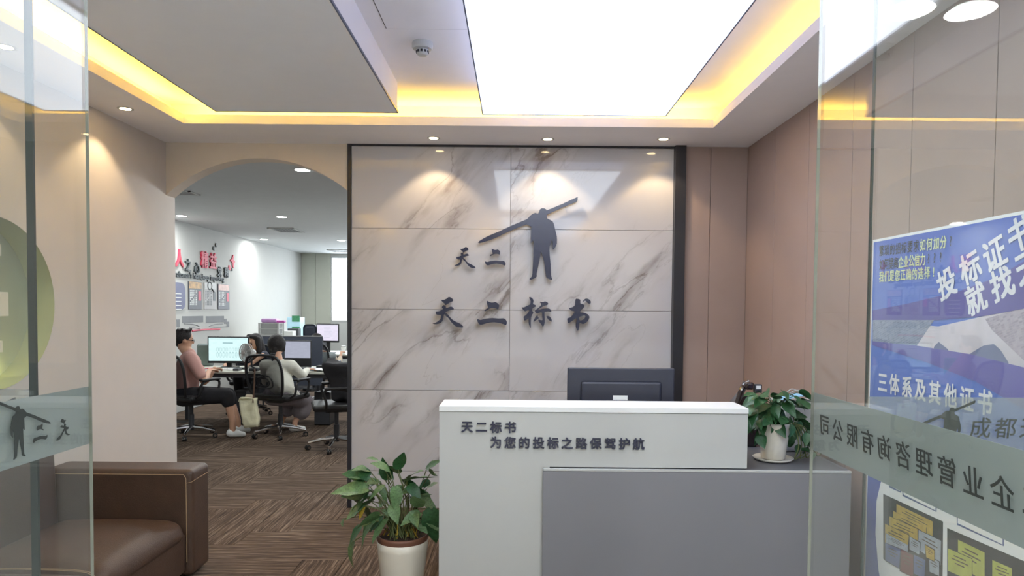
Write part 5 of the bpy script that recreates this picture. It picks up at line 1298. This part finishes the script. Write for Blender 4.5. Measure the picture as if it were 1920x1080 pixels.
def hand(bm, wrist, dirv, palm_n=Vector((0, 0, -1)), s=1.0, thumb=1):
    d = Vector(dirv).normalized(); n = (palm_n - d * palm_n.dot(d)).normalized(); side = d.cross(n)
    w0 = Vector(wrist)
    for k_ in (-1, 0, 1): cap(bm, w0 + side * .012 * k_ * s, .016 * s, w0 + d * .07 * s + side * .024 * k_ * s, .014 * s)
    for k_, L in ((-1.5, .055), (-.5, .072), (.5, .076), (1.5, .066)):
        b0 = w0 + d * .078 * s + side * .0195 * k_ * s; b1 = b0 + (d + n * .25).normalized() * L * .5 * s; b2 = b1 + (d + n * .9).normalized() * L * .5 * s
        cap(bm, b0, .0095 * s, b1, .0085 * s, 8); cap(bm, b1, .0085 * s, b2, .007 * s, 8)
    t0 = w0 + d * .02 * s + side * .028 * thumb * s; t1 = t0 + (d * .6 + side * thumb).normalized() * .035 * s; t2 = t1 + (d + side * .25 * thumb).normalized() * .03 * s
    cap(bm, t0, .012 * s, t1, .0105 * s, 8); cap(bm, t1, .0105 * s, t2, .008 * s, 8)
def head(bm, c, face, s=1.0):
    """skin: skull, jaw, nose, ears, lips"""
    f = Vector(face).normalized(); sd_ = f.cross(Vector((0, 0, 1))).normalized(); u = sd_.cross(f)
    c = Vector(c); rz = math.atan2(f.y, f.x)
    ell(bm, c + u * .015 * s, (.095 * s, .075 * s, .105 * s), rz)
    ell(bm, c + f * .025 * s - u * .05 * s, (.062 * s, .058 * s, .065 * s), rz)
    cap(bm, c + f * .088 * s + u * .01 * s, .008 * s, c + f * .104 * s - u * .025 * s, .013 * s, 8)
    cap(bm, c + f * .08 * s - u * .058 * s - sd_ * .018 * s, .008 * s, c + f * .08 * s - u * .058 * s + sd_ * .018 * s, .008 * s, 8)
    for k_ in (-1, 1): ell(bm, c + sd_ * .078 * s * k_ - u * .01 * s, (.02 * s, .012 * s, .03 * s), rz)
def face_bits(parent, c, f, s=1.0):
    f = Vector(f).normalized(); sd_ = f.cross(Vector((0, 0, 1))).normalized(); u = sd_.cross(f); c = Vector(c)
    for k_ in (-1, 1):
        t = B(); ell(t, c + f * .083 * s + sd_ * .031 * s * k_ + u * .004 * s, (.011 * s, .013 * s, .007 * s), math.atan2(f.y, f.x)); put('eye', t, M['hair'], parent)
        t = B(); tube(t, [c + f * .090 * s + sd_ * .016 * k_ * s + u * .026 * s, c + f * .082 * s + sd_ * .046 * k_ * s + u * .024 * s], .0035, 5); put('eyebrow', t, M['hair'], parent)
# --- man in pink
Ym = hB.y - .02
J = lambda px, py, dy=0.0: onY(px, py, Ym + dy)
man = thing('person', 'seated person in a pink T-shirt and black shorts with glasses, facing the spreadsheet monitor', 'person', (hB.x, Ym, 0))
hc = J(345, 637, .02); fdir = Vector((.85, .5, -.12))
sh = J(357, 669, -.14); shl = J(352, 667, .18); el = J(383, 716, -.12); wr_ = J(393, 694, .22)
hip = J(346, 745, -.06); hip2 = J(350, 742, .10); kn = J(425, 742, -.02); kn2 = J(428, 740, .24); an = J(436, 790, -.02); an2 = J(446, 788, .26)
bm = B(); head(bm, hc, fdir); cap(bm, hc - Vector((.02, 0, .07)), .055, (sh + shl) / 2 + Vector((0, 0, .03)), .064)
cap(bm, (sh + shl) / 2 - Vector((0, 0, .12)), .115, (hip + hip2) / 2 + Vector((0, 0, .08)), .115); cap(bm, sh, .05, shl, .05)
cap(bm, sh, .052, el, .04); cap(bm, el, .04, wr_, .026); hand(bm, wr_, (.3, .9, -.05), thumb=-1)
ell_ = J(388, 712, .3); wl2 = J(402, 691, .42); cap(bm, shl, .052, ell_, .04); cap(bm, ell_, .04, wl2, .026); hand(bm, wl2, (.2, .9, -.05), thumb=1)
cap(bm, hip, .085, kn, .06); cap(bm, hip2, .085, kn2, .06); cap(bm, kn, .055, an, .036); cap(bm, kn2, .055, an2, .036)
for a_n in (an, an2): cap(bm, a_n, .036, Vector((a_n.x, a_n.y, .06)), .034)
fleshed('body', bm, M['skin'], man, .010)
bm = B(); cap(bm, (sh + shl) / 2 - Vector((0, 0, .09)), .135, (hip + hip2) / 2 + Vector((0, 0, .10)), .14); cap(bm, (sh + shl) / 2 + Vector((0, 0, .018)), .078, (sh + shl) / 2 - Vector((0, 0, .1)), .13)
cap(bm, sh - Vector((0, 0, .01)), .068, shl - Vector((0, 0, .01)), .068); cap(bm, sh - Vector((0, 0, .01)), .07, sh.lerp(el, .72), .065); cap(bm, shl, .07, shl.lerp(ell_, .62), .065)
fleshed('shirt', bm, M['pink'], man, .013, label='pink T-shirt')
bm = B(); cap(bm, hip + Vector((-.02, 0, .01)), .115, kn, .084); cap(bm, hip2 + Vector((-.02, 0, .01)), .115, kn2, .084); cap(bm, kn, .084, kn.lerp(an, .24), .074); cap(bm, kn2, .084, kn2.lerp(an2, .24), .074); cap(bm, hip, .11, hip2, .11)
fleshed('shorts', bm, M['blackcloth'], man, .013, label='black knee-length shorts')
bm = B(); ell(bm, hc + Vector((-.018, -.008, .035)), (.108, .092, .098), .5); cap(bm, hc + Vector((-.06, -.01, -.02)), .05, hc + Vector((-.05, -.01, -.05)), .04)
for k_ in range(9): a = k_ * .7; cap(bm, hc + Vector((.05 * math.cos(a) - .01, .05 * math.sin(a), .10)), .025, hc + Vector((.085 * math.cos(a), .075 * math.sin(a), .115 + .008 * math.sin(3 * a))), .014)
hr = fleshed('hair', bm, M['hair'], man, .012, 2)
face_bits(man, hc, fdir)
f = fdir.normalized(); sd_ = f.cross(Vector((0, 0, 1))).normalized()
gl2 = B()
for k_ in (-1, 1):
    c_ = hc + f * .103 + sd_ * .033 * k_; q = [c_ + sd_ * .022 * math.cos(a * PI / 8) + Vector((0, 0, .017 * math.sin(a * PI / 8))) for a in range(17)]; tube(gl2, q, .0012, 5)
    tube(gl2, [c_ + sd_ * .022 * k_, hc + sd_ * .082 * k_ + Vector((0, 0, .0))], .002, 5)
put('glasses', gl2, M['darkgrey'], man)
for a_n in (an, an2):
    bm = B(); z = .03; cap(bm, Vector((a_n.x - .02, a_n.y - .01, z + .026)), .046, Vector((a_n.x + .10, a_n.y + .06, z)), .029); cap(bm, Vector((a_n.x - .02, a_n.y, .07)), .04, Vector((a_n.x + .04, a_n.y + .03, .05)), .038); fleshed('shoe', bm, M['paper'], man, .009)
# --- woman in white shirt
Yw = hA.y + .03
J = lambda px, py, dy=0.0: onY(px, py, Yw + dy)
wo = thing('person', 'seated person with a low black ponytail in a white shirt, back to us', 'person', (hA.x, Yw, 0))
hc = J(520, 647, .10); fdir = Vector((.45, .88, -.2))
s1, s2 = J(497, 683, .04), J(547, 684, .0); hpc = J(525, 742, -.02); hpl, hpr = hpc + Vector((-.08, 0, 0)), hpc + Vector((.09, 0, 0))
e2 = J(566, 704, .16); w2 = J(578, 692, .40); e1 = J(500, 715, .25); w1 = J(520, 698, .45)
k1 = J(545, 752, .40); k2 = J(574, 754, .34); n1 = J(528, 790, .40); n2 = J(553, 791, .22)
spine = (s1 + s2) / 2
bm = B(); head(bm, hc, fdir, .96); cap(bm, hc - Vector((0, .02, .07)), .048, spine + Vector((0, 0, .03)), .056); cap(bm, s1, .045, s2, .045)
cap(bm, spine - Vector((0, 0, .1)), .1, hpc + Vector((0, 0, .08)), .105)
cap(bm, s2, .045, e2, .036); cap(bm, e2, .036, w2, .022); hand(bm, w2, (.5, .8, -.05), s=.92, thumb=-1)
cap(bm, s1, .045, e1, .036); cap(bm, e1, .036, w1, .022); hand(bm, w1, (.2, .95, -.05), s=.92)
cap(bm, hpl, .09, k1, .055); cap(bm, hpr, .09, k2, .055); cap(bm, k1, .05, n1, .032); cap(bm, k2, .05, n2, .032)
for a_n in (n1, n2): cap(bm, a_n, .032, Vector((a_n.x, a_n.y, .06)), .03)
fleshed('body', bm, M['skin'], wo, .010)
bm = B(); cap(bm, spine - Vector((0, .0, .10)), .128, hpc + Vector((0.02, -.01, .12)), .143); cap(bm, spine + Vector((0, 0, -.0)), .075, spine - Vector((0, 0, .1)), .14)
cap(bm, s1 - Vector((0, 0, .012)), .07, s2 - Vector((0, 0, .012)), .07); cap(bm, s2 - Vector((0, 0, .012)), .066, e2, .058); cap(bm, e2, .056, e2.lerp(w2, .8), .038); cap(bm, s1 - Vector((0, 0, .012)), .066, e1, .058); cap(bm, e1, .062, e1.lerp(w1, .8), .04)
cap(bm, hpc + Vector((.10, -.05, .10)), .07, hpc + Vector((.20, -.04, .02)), .045)
fleshed('shirt', bm, M['whiteshirt'], wo, .013, label='loose white cotton shirt')
bm = B(); cap(bm, spine + Vector((-.05, .02, .048)), .016, spine + Vector((.05, .02, .048)), .016); fleshed('collar', bm, M['whiteshirt'], wo, .008, 1)
bm = B(); cap(bm, hpl, .112, k1, .085); cap(bm, hpr, .112, k2, .085); cap(bm, k1, .095, k1.lerp(n1, .35), .11); cap(bm, k2, .095, k2.lerp(n2, .45), .11); cap(bm, hpl, .12, hpr, .12); cap(bm, k1, .09, k2, .09)
fleshed('skirt', bm, M['skirt'], wo, .014, label='mauve-grey long skirt')
bm = B(); ell(bm, hc + Vector((-.004, -.018, .02)), (.104, .104, .110), .3); cap(bm, hc + Vector((.07, -.01, .03)), .035, hc + Vector((.072, .0, -.06)), .022); cap(bm, hc + Vector((-.07, .0, .02)), .035, hc + Vector((-.06, -.03, -.07)), .026); cap(bm, hc + Vector((-.0, -.085, -.04)), .04, hc + Vector((-.012, -.10, -.09)), .024); cap(bm, hc + Vector((-.012, -.10, -.09)), .026, hc + Vector((-.016, -.105, -.19)), .014)
fleshed('hair', bm, M['hair'], wo, .011, 2); face_bits(wo, hc, fdir, .96)
t = B(); lathe(t, [(.026, -.008), (.030, 0), (.026, .008)], c=hc + Vector((-.012, -.10, -.095)), n=14); put('hair_tie', t, M['darkgrey'], wo)
for a_n in (n1, n2):
    bm = B(); cap(bm, Vector((a_n.x - .02, a_n.y - .03, .056)), .043, Vector((a_n.x + .07, a_n.y + .10, .03)), .029); fleshed('shoe', bm, M['paper'], wo, .009)
# --- woman facing us
Yf = 9.45; J = lambda px, py, dy=0.0: onY(px, py, Yf + dy)
wf = thing('person', 'long-haired person half hidden behind the white fan, looking down at the desk', 'person', (J(480, 700).x, Yf, 0))
hc = J(476, 643, -.12); fdir = Vector((-.35, -.9, -.25)); s1, s2 = J(457, 676), J(502, 676); spine = (s1 + s2) / 2; hpc = Vector((spine.x, Yf + .1, .56))
bm = B(); head(bm, hc, fdir, .96); cap(bm, hc + Vector((0, .03, -.08)), .045, spine, .05); cap(bm, s1, .045, s2, .045); cap(bm, spine - Vector((0, 0, .1)), .1, hpc, .11)
wa, wb_ = Vector((spine.x - .2, 9.0, dz + .035)), Vector((spine.x + .12, 8.98, dz + .035))
cap(bm, s1, .045, Vector((s1.x - .05, 9.25, .86)), .036); cap(bm, Vector((s1.x - .05, 9.25, .86)), .036, wa, .022); hand(bm, wa, (.1, -.9, 0), s=.92)
cap(bm, s2, .045, Vector((s2.x + .03, 9.25, .86)), .036); cap(bm, Vector((s2.x + .03, 9.25, .86)), .036, wb_, .022); hand(bm, wb_, (-.1, -.9, 0), s=.92)
for sx in (-.1, .1):
    cap(bm, hpc + Vector((sx, 0, -.02)), .085, Vector((hpc.x + sx, 9.1, .53)), .055); cap(bm, Vector((hpc.x + sx, 9.1, .53)), .05, Vector((hpc.x + sx, 9.15, .09)), .035); cap(bm, Vector((hpc.x + sx, 9.15, .06)), .035, Vector((hpc.x + sx, 9.03, .035)), .03)
fleshed('body', bm, M['skin'], wf, .012)
bm = B(); cap(bm, spine - Vector((0, 0, .08)), .135, hpc + Vector((0, 0, .05)), .14); cap(bm, s1, .065, s2, .065); cap(bm, s1, .065, Vector((s1.x - .05, 9.25, .86)), .05); cap(bm, s2, .065, Vector((s2.x + .03, 9.25, .86)), .05)
fleshed('shirt', bm, mat('dark_patterned_cloth', (70, 72, 84), .9, var=.8, scale=40), wf, .014, label='dark patterned top')
bm = B()
for sx in (-.1, .1): cap(bm, hpc + Vector((sx, 0, -.02)), .105, Vector((hpc.x + sx, 9.11, .53)), .075); cap(bm, Vector((hpc.x + sx, 9.11, .53)), .072, Vector((hpc.x + sx, 9.15, .12)), .05)
fleshed('trousers', bm, M['blackcloth'], wf, .014)
bm = B(); ell(bm, hc + Vector((.015, .03, .03)), (.098, .10, .105), .2); cap(bm, hc + Vector((.075, -.04, .06)), .034, hc + Vector((.095, -.045, -.12)), .032); cap(bm, hc + Vector((-.08, -.02, .05)), .03, hc + Vector((-.09, -.02, -.14)), .026); cap(bm, hc + Vector((-.05, -.06, .095)), .03, hc + Vector((.05, -.075, .085)), .03); cap(bm, hc + Vector((.06, .03, 0)), .06, hc + Vector((.13, .04, -.20)), .05); cap(bm, hc + Vector((.13, .04, -.20)), .05, hc + Vector((.19, .02, -.34)), .035); cap(bm, hc + Vector((-.05, .05, -.02)), .05, hc + Vector((-.07, .06, -.2)), .04)
fleshed('hair', bm, M['hair'], wf, .012, 2, label='long loose black hair'); face_bits(wf, hc, fdir, .96)
# --- far person, back to us
Yk = 10.45; J = lambda px, py, dy=0.0: onY(px, py, Yk + dy)
wk = thing('person', 'long-haired person in a grey vest and beige sleeves, back to us, at the far desk', 'person', (J(600, 700).x, Yk, 0))
hc = J(596, 640, .05); fdir = Vector((.4, .9, -.2)); s1, s2 = J(585, 668), J(623, 668); spine = (s1 + s2) / 2; hpc = Vector((spine.x - .03, Yk, .58))
ek, wk2 = J(633, 690, .2), Vector((J(634, 690, .3).x, 10.97, .79))
wk3 = Vector((s1.x + .05, 10.97, .79)); ek1 = Vector((s1.x - .04, 10.7, .85))
bm = B(); head(bm, hc, fdir, .96); cap(bm, hc - Vector((0, .03, .08)), .045, spine, .05); cap(bm, s1, .045, s2, .045); cap(bm, spine - Vector((0, 0, .1)), .1, hpc, .11)
cap(bm, s2, .045, ek, .036); cap(bm, ek, .036, wk2, .022); hand(bm, wk2, (.1, .9, 0), s=.92); cap(bm, s1, .045, ek1, .036); cap(bm, ek1, .036, wk3, .022); hand(bm, wk3, (.1, .9, 0), s=.92)
for sx in (-.1, .1):
    cap(bm, hpc + Vector((sx, 0, -.02)), .085, Vector((hpc.x + sx, Yk + .42, .53)), .055); cap(bm, Vector((hpc.x + sx, Yk + .42, .53)), .05, Vector((hpc.x + sx, Yk + .38, .09)), .035); cap(bm, Vector((hpc.x + sx, Yk + .38, .06)), .035, Vector((hpc.x + sx, Yk + .5, .035)), .03)
fleshed('body', bm, M['skin'], wk, .012)
bm = B(); cap(bm, spine - Vector((0, 0, .08)), .135, hpc + Vector((0, 0, .05)), .14); cap(bm, s1, .066, s2, .066); fleshed('vest', bm, M['greycloth'], wk, .014, label='grey knitted vest')
bm = B(); cap(bm, s2, .062, ek, .055); cap(bm, ek, .055, ek.lerp(wk2, .6), .04); cap(bm, s1, .062, ek1, .055); fleshed('sleeves', bm, M['beigecloth'], wk, .013, label='beige sleeves')
bm = B()
for sx in (-.1, .1): cap(bm, hpc + Vector((sx, 0, -.02)), .105, Vector((hpc.x + sx, Yk + .42, .53)), .075); cap(bm, Vector((hpc.x + sx, Yk + .42, .53)), .072, Vector((hpc.x + sx, Yk + .38, .12)), .05)
fleshed('trousers', bm, M['blackcloth'], wk, .014)
bm = B(); ell(bm, hc + Vector((-.01, -.02, .02)), (.10, .10, .11), .2); cap(bm, hc + Vector((-.01, -.05, 0)), .09, hc + Vector((-.02, -.11, -.28)), .08); fleshed('hair', bm, M['hair'], wk, .012, 2, label='long straight black hair')
# high-backed chair beyond
q = onY(573, 625, 12.1); q.x += .07
hb = thing('high_back_chair', 'dark high-backed chair with a rounded headrest by the far monitor', 'chair', (q.x, 12.1, 0))
zz = onY(573, 608, 12.1).z
t = B(); abox(t, q.x - .12, q.x + .12, 12.1, 12.18, zz - .26, zz, .07, 4); put('headrest', t, mat('slate_upholstery', (54, 60, 76), .7), hb)
t = B(); abox(t, q.x - .2, q.x + .2, 12.1, 12.18, .52, zz - .27, .05, 3); put('backrest', t, M['darkgrey'], hb)
t = B(); abox(t, q.x - .21, q.x + .21, 12.18, 12.6, .43, .52, .03, 2); put('seat', t, M['darkgrey'], hb)
t = B(); lathe(t, [(.21, 0), (.20, .04), (.04, .07), (.03, .43)], c=(q.x, 12.4, 0), n=20); put('pedestal', t, M['black'], hb)
